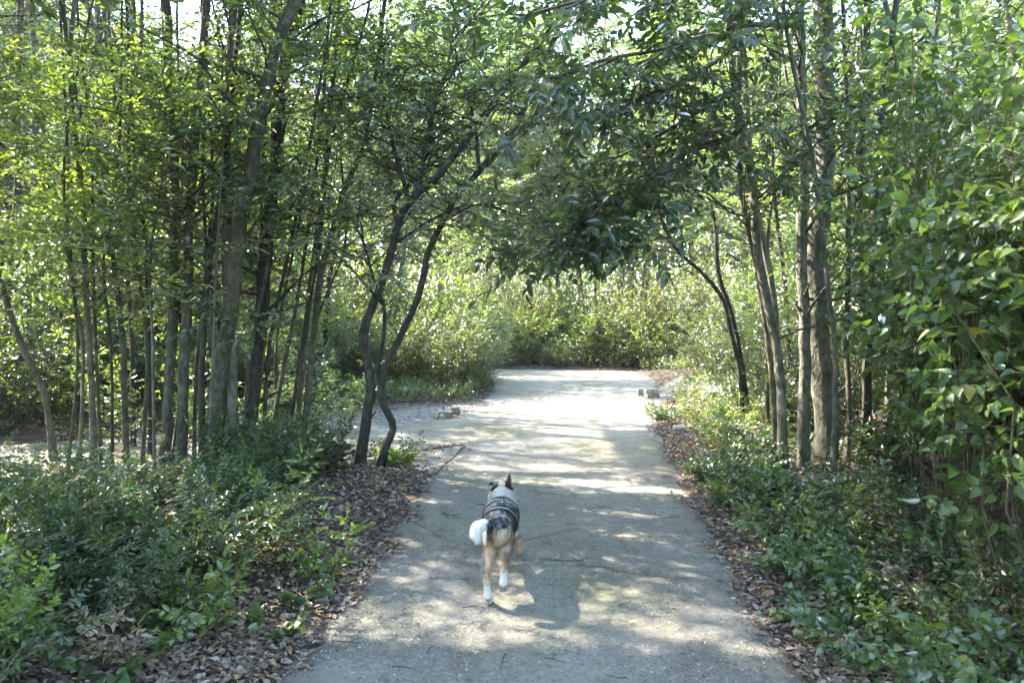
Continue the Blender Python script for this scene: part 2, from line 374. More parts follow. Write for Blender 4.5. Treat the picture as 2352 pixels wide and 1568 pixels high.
# ------------------------------------------------------------------ ground and path
def soil_mat():
    m, nt, out = mat_nodes('forest_soil'); n = nt.nodes; l = nt.links
    tc = n.new('ShaderNodeTexCoord')
    a = n.new('ShaderNodeTexNoise'); a.inputs['Scale'].default_value = 9; a.inputs['Detail'].default_value = 8; a.inputs['Roughness'].default_value = .7; l.new(tc.outputs['Object'], a.inputs[0])
    v = n.new('ShaderNodeTexVoronoi'); v.inputs['Scale'].default_value = 38; l.new(tc.outputs['Object'], v.inputs[0])
    r = ramp(nt, [(.3, (.035, .025, .018)), (.5, (.085, .062, .045)), (.68, (.16, .125, .095))], a.outputs[0])
    r2 = ramp(nt, [(0, (.6, .55, .5)), (1, (1.3, 1.25, 1.2))], v.outputs['Color'])
    mu = n.new('ShaderNodeMixRGB'); mu.blend_type = 'MULTIPLY'; mu.inputs[0].default_value = 1; l.new(r.outputs[0], mu.inputs[1]); l.new(r2.outputs[0], mu.inputs[2])
    b = n.new('ShaderNodeBump'); b.inputs['Distance'].default_value = .02; l.new(a.outputs[0], b.inputs['Height'])
    at = n.new('ShaderNodeAttribute'); at.attribute_name = 'tint'
    gv = ramp(nt, [(.3, (.10, .085, .065)), (.5, (.22, .205, .175)), (.7, (.33, .315, .28))], a.outputs[0])
    mg = n.new('ShaderNodeMixRGB'); l.new(at.outputs['Fac'], mg.inputs[0]); l.new(mu.outputs[0], mg.inputs[1]); l.new(gv.outputs[0], mg.inputs[2]); mu = mg
    p = n.new('ShaderNodeBsdfPrincipled'); p.inputs['Roughness'].default_value = .95; l.new(mu.outputs[0], p.inputs['Base Color']); l.new(b.outputs[0], p.inputs['Normal'])
    l.new(p.outputs[0], out.inputs[0]); return m
def path_mat():
    m, nt, out = mat_nodes('compacted_gravel'); n = nt.nodes; l = nt.links
    tc = n.new('ShaderNodeTexCoord')
    def noi(s, d=5, ro=.6):
        q = n.new('ShaderNodeTexNoise'); q.inputs['Scale'].default_value = s; q.inputs['Detail'].default_value = d; q.inputs['Roughness'].default_value = ro; l.new(tc.outputs['Object'], q.inputs[0]); return q
    big = noi(.9, 4); mid = noi(7, 6, .7); fine = noi(30, 8, .85)
    r = ramp(nt, [(.35, (.262, .24, .192)), (.5, (.325, .30, .252)), (.68, (.38, .355, .308))], big.outputs[0])
    r2 = ramp(nt, [(.3, (.62, .60, .56)), (.45, (.92, .92, .90)), (.58, (1.02, 1.02, 1.02)), (.72, (1.2, 1.2, 1.2))], mid.outputs[0])
    r3 = ramp(nt, [(.36, (.38, .36, .33)), (.45, (.86, .85, .84)), (.55, (1.04, 1.04, 1.04)), (.66, (1.45, 1.45, 1.45))], fine.outputs[0])
    m1 = n.new('ShaderNodeMixRGB'); m1.blend_type = 'MULTIPLY'; m1.inputs[0].default_value = 1; l.new(r.outputs[0], m1.inputs[1]); l.new(r2.outputs[0], m1.inputs[2])
    m2 = n.new('ShaderNodeMixRGB'); m2.blend_type = 'MULTIPLY'; m2.inputs[0].default_value = .8; l.new(m1.outputs[0], m2.inputs[1]); l.new(r3.outputs[0], m2.inputs[2])
    # a faint damp moss tone and a dirty band along the verge, both stains of the surface itself
    at = n.new('ShaderNodeAttribute'); at.attribute_name = 'tint'
    mo = ramp(nt, [(.42, (1, 1, 1)), (.62, (.86, .88, .70))], noi(.7, 4).outputs[0])
    m3 = n.new('ShaderNodeMixRGB'); m3.blend_type = 'MULTIPLY'; m3.inputs[0].default_value = 1; l.new(m2.outputs[0], m3.inputs[1]); l.new(mo.outputs[0], m3.inputs[2])
    m4 = n.new('ShaderNodeMixRGB'); m4.inputs[2].default_value = (.17, .14, .10, 1); l.new(at.outputs['Fac'], m4.inputs[0]); l.new(m3.outputs[0], m4.inputs[1])
    # thin drying cracks
    wq = n.new('ShaderNodeMixRGB'); wq.blend_type = 'ADD'; wq.inputs[0].default_value = .35; l.new(tc.outputs['Object'], wq.inputs[1]); l.new(noi(2.2, 4).outputs['Color'], wq.inputs[2])
    vo = n.new('ShaderNodeTexVoronoi'); vo.feature = 'DISTANCE_TO_EDGE'; vo.inputs['Scale'].default_value = .62; l.new(wq.outputs[0], vo.inputs[0])
    ck = ramp(nt, [(0, (.55, .52, .48)), (.008, (.72, .70, .67)), (.016, (1, 1, 1))], vo.outputs['Distance'])
    ckm = ramp(nt, [(.45, (0, 0, 0)), (.6, (1, 1, 1))], noi(1.3, 3).outputs[0])
    m5 = n.new('ShaderNodeMixRGB'); m5.blend_type = 'MULTIPLY'; l.new(ckm.outputs[0], m5.inputs[0]); l.new(m4.outputs[0], m5.inputs[1]); l.new(ck.outputs[0], m5.inputs[2]); m4 = m5
    ad = n.new('ShaderNodeMath'); ad.operation = 'ADD'; l.new(mid.outputs[0], ad.inputs[0]); l.new(fine.outputs[0], ad.inputs[1])
    b = n.new('ShaderNodeBump'); b.inputs['Distance'].default_value = .02; b.inputs['Strength'].default_value = 1.0; l.new(ad.outputs[0], b.inputs['Height'])
    p = n.new('ShaderNodeBsdfPrincipled'); p.inputs['Roughness'].default_value = .9; l.new(m4.outputs[0], p.inputs['Base Color']); l.new(b.outputs[0], p.inputs['Normal'])
    l.new(p.outputs[0], out.inputs[0]); return m

def axis(fine0, fine1, step, lim):
    a = list(np.arange(fine0, fine1, step)); s = step
    lo, hi = a[0], a[-1]
    while hi < lim: s *= 1.35; hi += s; a.append(hi)
    s = step
    while lo > -lim: s *= 1.35; lo -= s; a.insert(0, lo)
    return np.array(a)
xs = axis(-6, 6, .12, 260); ys = axis(-1, 20, .12, 260)
X, Y = np.meshgrid(xs, ys, indexing='ij')
Z = hz(X.ravel(), Y.ravel()).reshape(X.shape) + (np.random.default_rng(1).random(X.shape) - .5) * .0
Z[path_dist(X.ravel(), Y.ravel()).reshape(X.shape) < .02] = -.012
idx = np.arange(X.size).reshape(X.shape)
F = np.stack([idx[:-1, :-1], idx[1:, :-1], idx[1:, 1:], idx[:-1, 1:]], -1).reshape(-1, 4)
def in_poly(poly, x, y):
    c = np.zeros(x.shape, bool)
    for i in range(len(poly)):
        ax, ay = poly[i]; bx_, by_ = poly[(i + 1) % len(poly)]
        c ^= ((ay > y) != (by_ > y)) & (x < (bx_ - ax) * (y - ay) / (by_ - ay + 1e-12) + ax)
    return c
GRAVEL = [g2([(1068, 1022), (1000, 1090), (930, 1085), (780, 1075), (780, 1056)]), g2([(740, 962), (820, 950), (960, 935), (1110, 922), (1040, 958), (905, 980), (740, 1002)]), g2([(1500, 897), (1560, 868), (1600, 880), (1560, 905), (1520, 930), (1490, 945)])]
gm = np.zeros(X.size)
for gp in GRAVEL: gm = np.maximum(gm, in_poly(gp, X.ravel(), Y.ravel()).astype(float))
Zr = Z.ravel(); Zr[gm > 0] = np.minimum(Zr[gm > 0], .0); Z = Zr.reshape(X.shape)
gr = mk('ground', np.stack([X, Y, Z], -1).reshape(-1, 3), [F], soil_mat(), attrs={'tint': gm}, smooth=True); tag(gr, kind='structure')
# path: fine grid cut to the outline, its edge left ragged
xs = np.arange(-13, 9.3, .045); ys = np.arange(-6, 20, .06)
X, Y = np.meshgrid(xs, ys, indexing='ij')
pdist = path_dist(X.ravel(), Y.ravel()) + (fbm(X.ravel() * 5, Y.ravel() * 5, 3) - .5) * .14
idx = np.arange(X.size).reshape(X.shape)
F = np.stack([idx[:-1, :-1], idx[1:, :-1], idx[1:, 1:], idx[:-1, 1:]], -1).reshape(-1, 4)
F = F[(pdist[F] < .0).any(1)]
used = np.unique(F); rm = np.full(X.size, -1); rm[used] = np.arange(len(used)); F = rm[F]
PV = np.stack([X.ravel(), Y.ravel(), np.zeros(X.size)], -1)[used]; pd = pdist[used]
PV[:, 2] = .004 + .006 * (fbm(PV[:, 0] * 2, PV[:, 1] * 2) - .5) + np.where(pd > -.03, -.010, 0)
pa = mk('path', PV, [F], path_mat(), attrs={'tint': np.clip(1 + pd / .22, 0, 1) * .75 * np.clip(fbm(PV[:, 0] * 6, PV[:, 1] * 6) * 2 - .3, 0, 1)}, smooth=True); tag(pa, kind='structure')

# ------------------------------------------------------------------ leaf litter and debris
def flat_leaves(n, x0, x1, y0, y1, dens, size, mat, name, label, cat, kind=OVAL, zoff=.006):
    x = R.uniform(x0, x1, n * 3); u = R.random(n * 3); y = y0 * (y1 / y0) ** u if y0 > 0 else R.uniform(y0, y1, n * 3)
    k = R.random(n * 3) < dens(x, y); x = x[k][:n]; y = y[k][:n]; m = len(x)
    d = path_dist(x, y); z = np.where(d < 0, .006, hz(x, y)) + zoff + R.random(m) ** 2 * .03 * (d > .05)
    D = np.stack([*(lambda a: (np.cos(a), np.sin(a)))(R.random(m) * 6.283), R.normal(size=m) * .25], -1)
    N = norm(np.array([0, 0, 1.0]) + R.normal(size=(m, 3)) * np.where(d > .05, .6, .18)[:, None])
    N[:, 2] = np.abs(N[:, 2]) + .1
    g = Geo(); sz = size * (.5 + .9 * R.random(m))
    leaves(g, np.stack([x, y, z], -1), D, N, sz, sz * (.38 + .25 * R.random(m)), kind, curl=.0)
    V = g.V[0]; V[:, 2] = np.maximum(V[:, 2], .0062)
    o = g.build(name, mat); return tag(o, label, cat, kind='stuff')
def nz2(x, y): return np.clip((fbm(x * 3, y * 3) - .35) * 5, 0, 1)
def dl(x, y):
    d = path_dist(x, y)
    edge = np.clip((d + .10 + .5 * (fbm(x * 2.5, y * 2.5) - .5)) / .2, 0, 1)
    fade = np.clip(1.25 - d / 2.2, .25, 1)
    for gp in GRAVEL: fade = np.where(in_poly(gp, x, y), .10, fade)
    return edge * fade
flat_leaves(150000, -5.5, 5.5, 2.2, 12, dl, .038, M['litter'], 'leaf_litter', 'dry brown fallen leaves lying thick along both sides of the path', 'fallen leaves')
flat_leaves(9000, -3.5, 3.5, 2.6, 14, lambda x, y: np.where(path_dist(x, y) < 0, np.clip(.14 + .9 * np.exp(path_dist(x, y) / .16), 0, 1) * (.1 + 1.4 * np.clip(fbm(x * 2, y * 2) - .2, 0, 1)), 0), .013, M['scraps'], 'path_debris', 'small dry leaf scraps strewn over the pale gravel path', 'debris', LONG, .004)
flat_leaves(9000, -9, 8, 9, 24, lambda x, y: np.clip((path_dist(x, y) + .15) * 4, 0, .8) * (1 - .85 * np.maximum(in_poly(GRAVEL[1], x, y), in_poly(GRAVEL[2], x, y))), .08, M['litter'], 'distant_leaf_litter', 'brown leaf litter on the verges where the path bends', 'fallen leaves', 'rhomb')

flat_leaves(30000, -1.6, 2.0, 2.6, 8.5, lambda x, y: np.where(path_dist(x, y) < 0, .2 + .8 * nz2(x, y), 0), .0105, M['grit'], 'grit', 'tiny stones and grit loose on the pale path', 'grit', 'rhomb', .003)

# ------------------------------------------------------------------ named trees traced trunk by trunk
def up_to(pts, ztop, lean=.6):
    """carry the trunk on above what the photograph shows"""
    P = [np.array(p) for p in pts]; d = norm(P[-1] - P[-2]); d = norm(np.array([d[0] * lean, d[1] * lean, max(d[2], .6)]))
    while P[-1][2] < ztop:
        d = norm(d + R.normal(size=3) * .08 + np.array([0, 0, .08])); P.append(P[-1] + d * .9)
    return np.array(P)
def trunk_tree(label, px, d, wpx, mat='bark_grey', leaf='laurel', ztop=9, nb=38, bl=(.7, 1.6), h0=1.75, L=.078, lw=.034, dlean=0., kind='rhomb', ntw=10, nleaf=13, name='tree', cat='tree', group='slender trees beside the path', taper=.55, limbs=(), twL=.42, azi=None):
    n = len(px)
    if group.startswith(('poles', 'thin stems')): px = [(x + (R.normal() * 13 if 0 < k < n else 0), y) for k, (x, y) in enumerate(px)]
    pts = [W(x, y, d + dlean * i / (n - 1)) for i, (x, y) in enumerate(px)]
    b = pts[0].copy(); b[2] = -.12; pts[0] = b
    full = up_to(pts, ztop); C = smoothline(full, max(14, int(len(full) * 4)))
    z = C[:, 2]; r0 = wpx / 2 / FPX * d
    rr = r0 * (1 - (1 - taper * .55) * np.clip(z / ztop, 0, 1)) * (1 + .45 * np.exp(-np.maximum(z, 0) / .14)); rr[-1] *= .2
    C[1:] += R.normal(size=(len(C) - 1, 3)) * r0 * .10
    root = empty(name, (float(b[0]), float(b[1]), 0.0)); tag(root, label, cat, group)
    gw = Geo(); gl = Geo(); gt = Geo()
    tubes(gt, C, rr, 14, rough=.13)
    h0 = h0 * R.uniform(.65, 1.2); hs = h0 + (ztop - h0) * R.random(nb) ** 1.15; ii = np.searchsorted(z, hs).clip(1, len(C) - 2); st = C[ii]
    az = R.random(nb) * 6.283 if azi is None else R.uniform(azi[0], azi[1], nb)
    el = R.uniform(.05, .9, nb)
    D = np.stack([np.cos(az) * np.cos(el), np.sin(az) * np.cos(el), np.sin(el)], -1)
    ln = R.uniform(*bl, nb) * np.clip(1.25 - .45 * (hs / ztop), .5, 1.3)
    if nb: leafy_branches(gw, gl, branch_lines(st, D, ln, 7, .18), np.minimum(rr[ii] * .32, .017), ntw, twL, nleaf, L, lw, kind)
    for lb in limbs:
        line = smoothline([W(*p) for p in lb['p']], 14)[None]
        tubes(gw, line, np.linspace(lb['r'], lb['r'] * .3, 14)[None], 7, rough=.08)
        k = lb.get('n', 10)
        if k:
            t = lb.get('t0', .2) + (1 - lb.get('t0', .2)) * (np.arange(k) + R.random(k)) / k; f = np.clip(t, 0, .99) * 13; i = f.astype(int)
            A = norm(line[0, i + 1] - line[0, i]); s = norm(np.cross(A, [0, 0, 1.0])) * np.where(np.arange(k) % 2, 1, -1)[:, None]
            D = A * .7 + s * .8 + R.normal(size=A.shape) * .25; D[:, 2] += lb.get('up', -.05)
            leafy_branches(gw, gl, branch_lines(line[0, i], D, R.uniform(.5, 1.0, k) * lb.get('len', 1), 6, .15, -.12), lb['r'] * .4, lb.get('tw', 7), .3, lb.get('nl', 9), lb.get('L', L), lb.get('lw', lw), lb.get('kind', kind), carve=lb.get('carve', True), keep=lb.get('keep'), t0=.1)
    ns = 5; q = R.integers(2, len(C) - 3, ns); a = R.random(ns) * 6.283
    sd = np.stack([np.cos(a), np.sin(a), .5 + R.random(ns)], -1); sl = r0 * (1.6 + 2.2 * R.random(ns))
    tubes(gt, C[q][:, None] + norm(sd)[:, None] * (sl[:, None] * np.linspace(0, 1, 3))[..., None], rr[q][:, None] * np.array([.5, .3, .18]), 6, rough=.2)
    org = (b[0], b[1], 0)
    to = gt.build('trunk', M[mat], root, True, org)
    if gw.n: build_crown(gw, gl, 'bark_dark' if mat == 'bark_dark' else 'bark_mid', leaf, root, org)
    return root

def dp(py): return float(G(1176, py)[1])          # forward distance of a point of the ground at height py of the view
T = trunk_tree
# left stand
T('straight olive-barked trunk, first of the close pair standing left of the big leaning tree', [(375, 1035), (388, 879), (398, 720), (403, 560), (403, 428), (398, 277), (390, 151), (385, 0)], 7.0, 25, 'bark_mid', 'bright')
T('mossy dark trunk crossing behind its straight partner and leaning right higher up', [(413, 1045), (421, 879), (428, 700), (433, 560), (438, 454), (449, 302), (464, 151), (475, 0)], 6.9, 26, 'bark_mid', 'laurel')
T('thin dark trunk between the close pair and the pale ridged trunk', [(461, 1055), (466, 786), (479, 630), (494, 529), (514, 403), (529, 252), (544, 101), (554, 0)], 6.8, 15, 'bark_dark', 'bright')
T('pale ridged trunk standing upright in front of the big leaning tree', [(536, 1005), (529, 778), (522, 605), (524, 454), (519, 302), (530, 150), (535, 0)], 6.9, 26, 'bark_pale', 'laurel')
T('biggest leaning trunk of the left stand, knotted, bending right toward the top', [(484, 1010), (504, 850), (530, 706), (549, 529), (575, 403), (605, 227), (635, 101), (675, 0)], 6.9, 36, 'bark_mid', 'laurel', dlean=-.4)
T('thick dark trunk right behind the leaning tree, base in the broom bushes', [(562, 1010), (580, 904), (597, 760), (607, 605), (625, 454), (640, 302), (655, 150), (690, 0)], 7.3, 36, 'bark_dark', 'laurel')
T('thin tilted trunk with ragged dead bark right of the thick dark trunk', [(610, 1000), (640, 904), (665, 778), (700, 580), (720, 428), (735, 300), (750, 120)], 7.6, 11, 'bark_mid', 'laurel')
T('light brown sapling left of the long bowed one near the middle stand', [(675, 985), (698, 803), (720, 605), (740, 454), (760, 250), (775, 60)], 7.7, 15, 'bark_mid', 'laurel')
T('long bowed trunk sweeping up and right over the dark twin stems', [(688, 985), (720, 778), (737, 630), (773, 504), (793, 433), (833, 343), (853, 227), (868, 136), (884, 0)], 7.6, 16, 'bark_mid', 'laurel')
T('grey trunk with a long bare shaft among the bright leaves of the upper left', [(214, 1030), (212, 929), (204, 778), (194, 605), (189, 454), (166, 252), (161, 126), (171, 0)], 7.2, 15, 'bark_grey', 'bright')
T('slim trunk curving left under the bright leaves', [(287, 1025), (284, 880), (282, 786), (262, 605), (232, 454), (202, 312), (171, 202), (150, 60)], 7.4, 14, 'bark_mid', 'bright')
T('dark slim trunk standing a hand to the right of the left-curving one', [(305, 1000), (303, 786), (290, 600), (275, 454), (267, 252), (250, 60)], 8.3, 10, 'bark_dark', 'bright')
T('dark whip-thin trunk just left of the olive-barked pair', [(345, 1010), (343, 786), (333, 554), (307, 353), (297, 151), (290, 0)], 7.8, 11, 'bark_dark', 'bright')
T('bare diagonal trunk leaning out of the picture at the far left edge', [(125, 1010), (101, 904), (45, 778), (0, 640), (-60, 480), (-100, 300)], 7.6, 15, 'bark_mid', 'laurel')
T('forked diagonal trunk slanting up left behind the bright leaves', [(215, 940), (200, 700), (191, 580), (151, 479), (81, 403), (0, 328), (-80, 200)], 8.6, 11, 'bark_mid', 'laurel')
T('wide grey trunk standing far back in the gloom left of the stand', [(238, 950), (235, 786), (232, 504), (228, 300), (225, 80)], 11.5, 24, 'bark_grey', 'laurel', ztop=9)
T('leaning grey trunk far back near the left edge of the wood', [(140, 930), (135, 756), (120, 640), (95, 540), (80, 400)], 11.0, 20, 'bark_grey', 'laurel')
T('slanting brown trunk far back between the pair and the ridged trunk', [(480, 960), (488, 760), (505, 500), (520, 300), (540, 100)], 10.2, 14, 'bark_mid', 'laurel')
# the crowd of thin stems of the left stand
for i, (x, yb, d, wd, ln, tp) in enumerate([(232, 1000, 7.3, 8, -22, 'bark_mid'), (256, 1010, 7.0, 7, 10, 'bark_dark'), (322, 1005, 7.2, 9, -6, 'bark_mid'), (352, 1015, 6.8, 7, 16, 'bark_grey'), (392, 1030, 7.4, 8, 8, 'bark_dark'), (444, 1040, 7.2, 9, 20, 'bark_mid'), (506, 1035, 7.5, 10, -12, 'bark_dark'), (552, 1010, 7.1, 10, 42, 'bark_mid'), (574, 1000, 7.6, 8, 20, 'bark_grey'), (600, 1005, 7.2, 9, 66, 'bark_dark'), (636, 990, 7.8, 8, 52, 'bark_mid'), (655, 985, 7.6, 9, 80, 'bark_dark'), (704, 975, 7.9, 7, 50, 'bark_mid'), (178, 1010, 7.4, 8, -14, 'bark_grey'), (150, 1020, 7.1, 7, 16, 'bark_mid'), (470, 1030, 6.6, 7, 30, 'bark_grey')]):
    T('thin stem in the crowded left stand ' + ['just right of the long bare grey shaft', 'between the bare shaft and the left-curving one', 'right of the dark slim trunk', 'touching the whip-thin trunk', 'between the close pair, behind them', 'right of the mossy trunk of the pair', 'left of the pale ridged trunk', 'right of the pale ridged trunk', 'left of the thick dark trunk', 'leaning out from the thick dark trunk', 'right of the ragged tilted trunk', 'leaning beside the light brown sapling', 'right of the light brown sapling', 'left of the long bare grey shaft', 'second left of the long bare grey shaft', 'in front of the gap right of the pair'][i],
      [(x, yb), (x + ln * .4, yb - 200), (x + ln * 1.1, yb - 420), (x + ln * 1.6, yb - 650), (x + ln * 2.3, yb - 950)], d, wd, tp, ['bright', 'laurel'][i % 2], nb=12, ntw=8, nleaf=11, bl=(.4, 1.0), h0=1.2, group='thin stems of the left stand')
# small extra poles deep in the left wood
for i, (x, yb, d, wd, ln) in enumerate([(20, 930, 10, 16, 5), (62, 920, 11.5, 12, -8), (176, 925, 10.8, 12, 12), (262, 915, 12, 14, 8), (365, 920, 11.2, 14, -14), (590, 925, 11.6, 13, 30), (640, 915, 12, 10, 45), (742, 905, 12.5, 12, 26), (520, 915, 12.4, 12, 16), (-60, 940, 9.4, 20, -10), (-200, 980, 8.4, 22, 6), (-340, 1000, 8, 24, 0)]):
    T(['tall pole', 'thin pole', 'crooked pole', 'straight pole', 'slim pole', 'tilted pole', 'leaning thin pole', 'spindly pole', 'narrow pole', 'stout pole', 'grey pole', 'heavy pole'][i] + ' in shade behind the front trunks, number ' .replace(', number ', '') + [' near the left edge', ' beside the leaning far trunk', ' left of the wide grey trunk', ' right of the wide grey trunk', ' seen between the whip-thin trunk and the pair', ' seen right of the thick dark trunk', ' crossing the sunlit leaves', ' left of the dark twin stems', ' seen through the gap by the ridged trunk', ' past the left edge', ' well past the left edge', ' farthest past the left edge'][i],
      [(x, yb), (x + ln * .5, yb - 250), (x + ln * 1.4, yb - 500), (x + ln * 2.2, yb - 750)], d, wd, ['bark_mid', 'bark_dark', 'bark_grey'][i % 3], ['laurel', 'bright'][i % 2], nb=14, ntw=7, group='poles deep in the left wood', L=.09, h0=1.6)
# middle twin stems
T('near-black twin-stemmed tree, the left stem forking at head height', [(822, 1098), (838, 980), (852, 880), (836, 790), (840, 740), (862, 690), (888, 620), (905, 545), (915, 510), (960, 440), (1010, 400)], 6.9, 24, 'bark_dark', 'laurel', ztop=6.2, nb=30, taper=.5, h0=2.6,
  limbs=[dict(p=[(862, 860, 6.9), (880, 780, 6.9), (882, 700, 6.9), (858, 640, 6.95), (840, 570, 7), (818, 520, 7), (790, 480, 7.1)], r=.024, n=5, t0=.6),
         dict(p=[(915, 515, 6.9), (905, 480, 6.9), (915, 450, 6.9), (960, 400, 7.2), (1000, 300, 7.4)], r=.026, n=9),
         dict(p=[(880, 700, 6.9), (800, 610, 6.6), (740, 560, 6.5), (690, 530, 6.4)], r=.014, n=4),
         dict(p=[(960, 440, 6.9), (990, 280, 7.1), (1030, 140, 7.3), (1050, 0, 7.5)], r=.026, n=20, len=1.3), dict(p=[(940, 460, 6.9), (900, 320, 7.3), (880, 180, 7.6), (890, 40, 7.8)], r=.022, n=14, len=1.2),
         dict(p=[(905, 560, 6.9), (1000, 500, 6.6), (1080, 470, 6.5), (1160, 485, 6.4)], r=.016, n=8)])
T('near-black stem with a sharp elbow low down, sweeping right over the path', [(862, 1080), (885, 1030), (903, 978), (880, 930), (876, 880), (895, 820), (925, 760), (958, 690), (970, 640), (985, 575), (1020, 505), (1048, 450), (1080, 415), (1130, 360), (1165, 320), (1195, 270)], 6.9, 17, 'bark_dark', 'laurel', ztop=6.4, nb=32, h0=2.9, taper=.8,
  limbs=[dict(p=[(1190, 280, 6.9), (1240, 180, 7.1), (1280, 60, 7.3), (1290, -80, 7.5)], r=.022, n=9, len=.9), dict(p=[(1100, 395, 6.9), (1090, 280, 7.2), (1060, 180, 7.5), (1040, 90, 7.7)], r=.02, n=14, len=1.1), dict(p=[(1020, 505, 6.9), (1100, 470, 6.7), (1180, 490, 6.5), (1230, 500, 6.4)], r=.014, n=8), dict(p=[(1140, 345, 6.9), (1200, 300, 6.7), (1270, 240, 6.4), (1330, 150, 6.1)], r=.016, n=8), dict(p=[(1060, 430, 6.9), (1010, 370, 7.2), (990, 300, 7.4), (960, 200, 7.6)], r=.016, n=10)])
# right stand
hang = dict(L=.092, lw=.042, kind=OVAL, carve=False)
T('tall grey trunk nearest the path on the right, curving right toward its foot', [(1801, 1090), (1794, 929), (1784, 800), (1764, 706), (1738, 554), (1728, 428), (1708, 302), (1688, 202), (1675, 50), (1670, 0)], 6.6, 22, 'bark_grey', 'dark', nb=20, limbs=[
    dict(p=[(1697, 315, 6.5), (1620, 335, 6.1), (1556, 363, 5.7), (1455, 443, 5.2), (1384, 499, 4.9), (1290, 560, 4.7)], r=.028, n=10, up=.0, len=.55, **hang),
    dict(p=[(1556, 363, 5.7), (1490, 440, 5.2), (1440, 520, 4.9), (1400, 580, 4.7)], r=.014, n=6, up=-.1, len=.4, **hang), dict(p=[(1455, 443, 5.2), (1360, 520, 4.9), (1235, 585, 4.7)], r=.012, n=6, up=-.05, len=.35, **hang),
    dict(p=[(1680, 120, 6.5), (1560, 190, 6.0), (1440, 230, 5.5), (1300, 260, 5.1)], r=.024, n=11, up=0, len=.8, **hang),
    dict(p=[(1690, 200, 6.5), (1600, 260, 6.3), (1480, 330, 6.0), (1380, 380, 5.8)], r=.02, n=8, up=0, **hang)])
T('darker companion trunk whose foot stands just left of the curving grey one', [(1781, 1100), (1779, 944), (1764, 778), (1745, 650), (1728, 560), (1710, 480), (1703, 428), (1695, 302), (1700, 100)], 6.7, 17, 'bark_mid', 'laurel', h0=2.8)
T('slim trunk rising parallel behind the curving grey trunk, top right of it', [(1790, 1020), (1778, 700), (1742, 500), (1723, 353), (1713, 202), (1703, 0)], 8.0, 17, 'bark_grey', 'laurel')
T('smooth grey trunk left of the thickest trunk, narrow below and wide above', [(1844, 1060), (1849, 778), (1839, 605), (1844, 454), (1844, 302), (1839, 151), (1837, 0)], 6.7, 28, 'bark_grey', 'dark', nb=22, taper=1.0, limbs=[
    dict(p=[(1825, 340, 6.7), (1760, 300, 6.3), (1700, 310, 6.0), (1600, 330, 5.4)], r=.024, n=8, **hang),
    dict(p=[(1840, 60, 6.7), (1700, 60, 6.0), (1540, 110, 5.4), (1380, 140, 5.0), (1240, 200, 4.7)], r=.026, n=15, up=0, **hang),
    dict(p=[(1840, -60, 6.7), (1650, -90, 5.8), (1450, -40, 5.0), (1300, 20, 4.5)], r=.026, n=14, up=0, **hang)])
T('thickest trunk of the right stand, mottled grey green and dead straight', [(1893, 1060), (1895, 929), (1882, 778), (1876, 605), (1885, 454), (1898, 302), (1892, 151), (1888, 0)], 6.9, 54, 'bark_grey', 'laurel', taper=1.0, nb=20)
T('dark brown trunk standing right of the thickest one, lit in stripes at the top', [(1995, 1040), (1990, 786), (1975, 600), (1973, 428), (1980, 277), (1988, 151), (1993, 0)], 6.9, 22, 'bark_dark', 'laurel')
T('knotty pale creeper stem climbing in front of the thickest trunk', [(1910, 1135), (1920, 929), (1917, 778), (1905, 680), (1890, 554), (1869, 378), (1849, 277), (1822, 150), (1799, 0)], 5.9, 14, 'bark_pale', 'hazel', ztop=6, nb=7, bl=(.4, .9), taper=.8)
T('dark stem between the creeper and the clump of shoots', [(1935, 1070), (1950, 980), (1945, 778), (1950, 560), (1945, 300)], 6.7, 13, 'bark_mid', 'laurel', nb=8)
T('dark shoot with a crooked foot under the big-leaved hazel', [(1975, 1080), (1990, 955), (1992, 800), (2003, 600), (2020, 300)], 6.5, 18, 'bark_dark', 'laurel', nb=8)
T('brown shoot second from the crooked one, half hidden in hazel leaves', [(2035, 1010), (2046, 778), (2050, 500), (2060, 200)], 7.2, 17, 'bark_mid', 'laurel', nb=8)
T('brown shoot deepest behind the hazel leaves', [(2104, 990), (2116, 778), (2120, 500), (2135, 200)], 7.4, 16, 'bark_mid', 'laurel', nb=8)
T('hair-thin pole left of the smooth grey trunk', [(1764, 960), (1764, 630), (1764, 529), (1789, 353), (1791, 176), (1800, 0)], 8.2, 10, 'bark_mid', 'laurel', nb=8)
T('thin stem slanting from upper left to the smooth grey trunk', [(1862, 1010), (1850, 700), (1844, 330), (1809, 202), (1799, 126), (1774, 0)], 7.4, 9, 'bark_grey', 'laurel', nb=7)
T('dark bent trunk leaning in from the path bend, right of it', [(1712, 965), (1700, 860), (1683, 778), (1656, 680), (1600, 615), (1556, 575), (1520, 504), (1500, 430)], 9.4, 13, 'bark_dark', 'laurel', nb=9, ztop=4.5, h0=2)
T('second dark trunk crossing close behind the bent one', [(1724, 960), (1706, 850), (1690, 760), (1672, 690), (1650, 630), (1640, 500), (1600, 350)], 9.5, 12, 'bark_dark', 'laurel', nb=9)
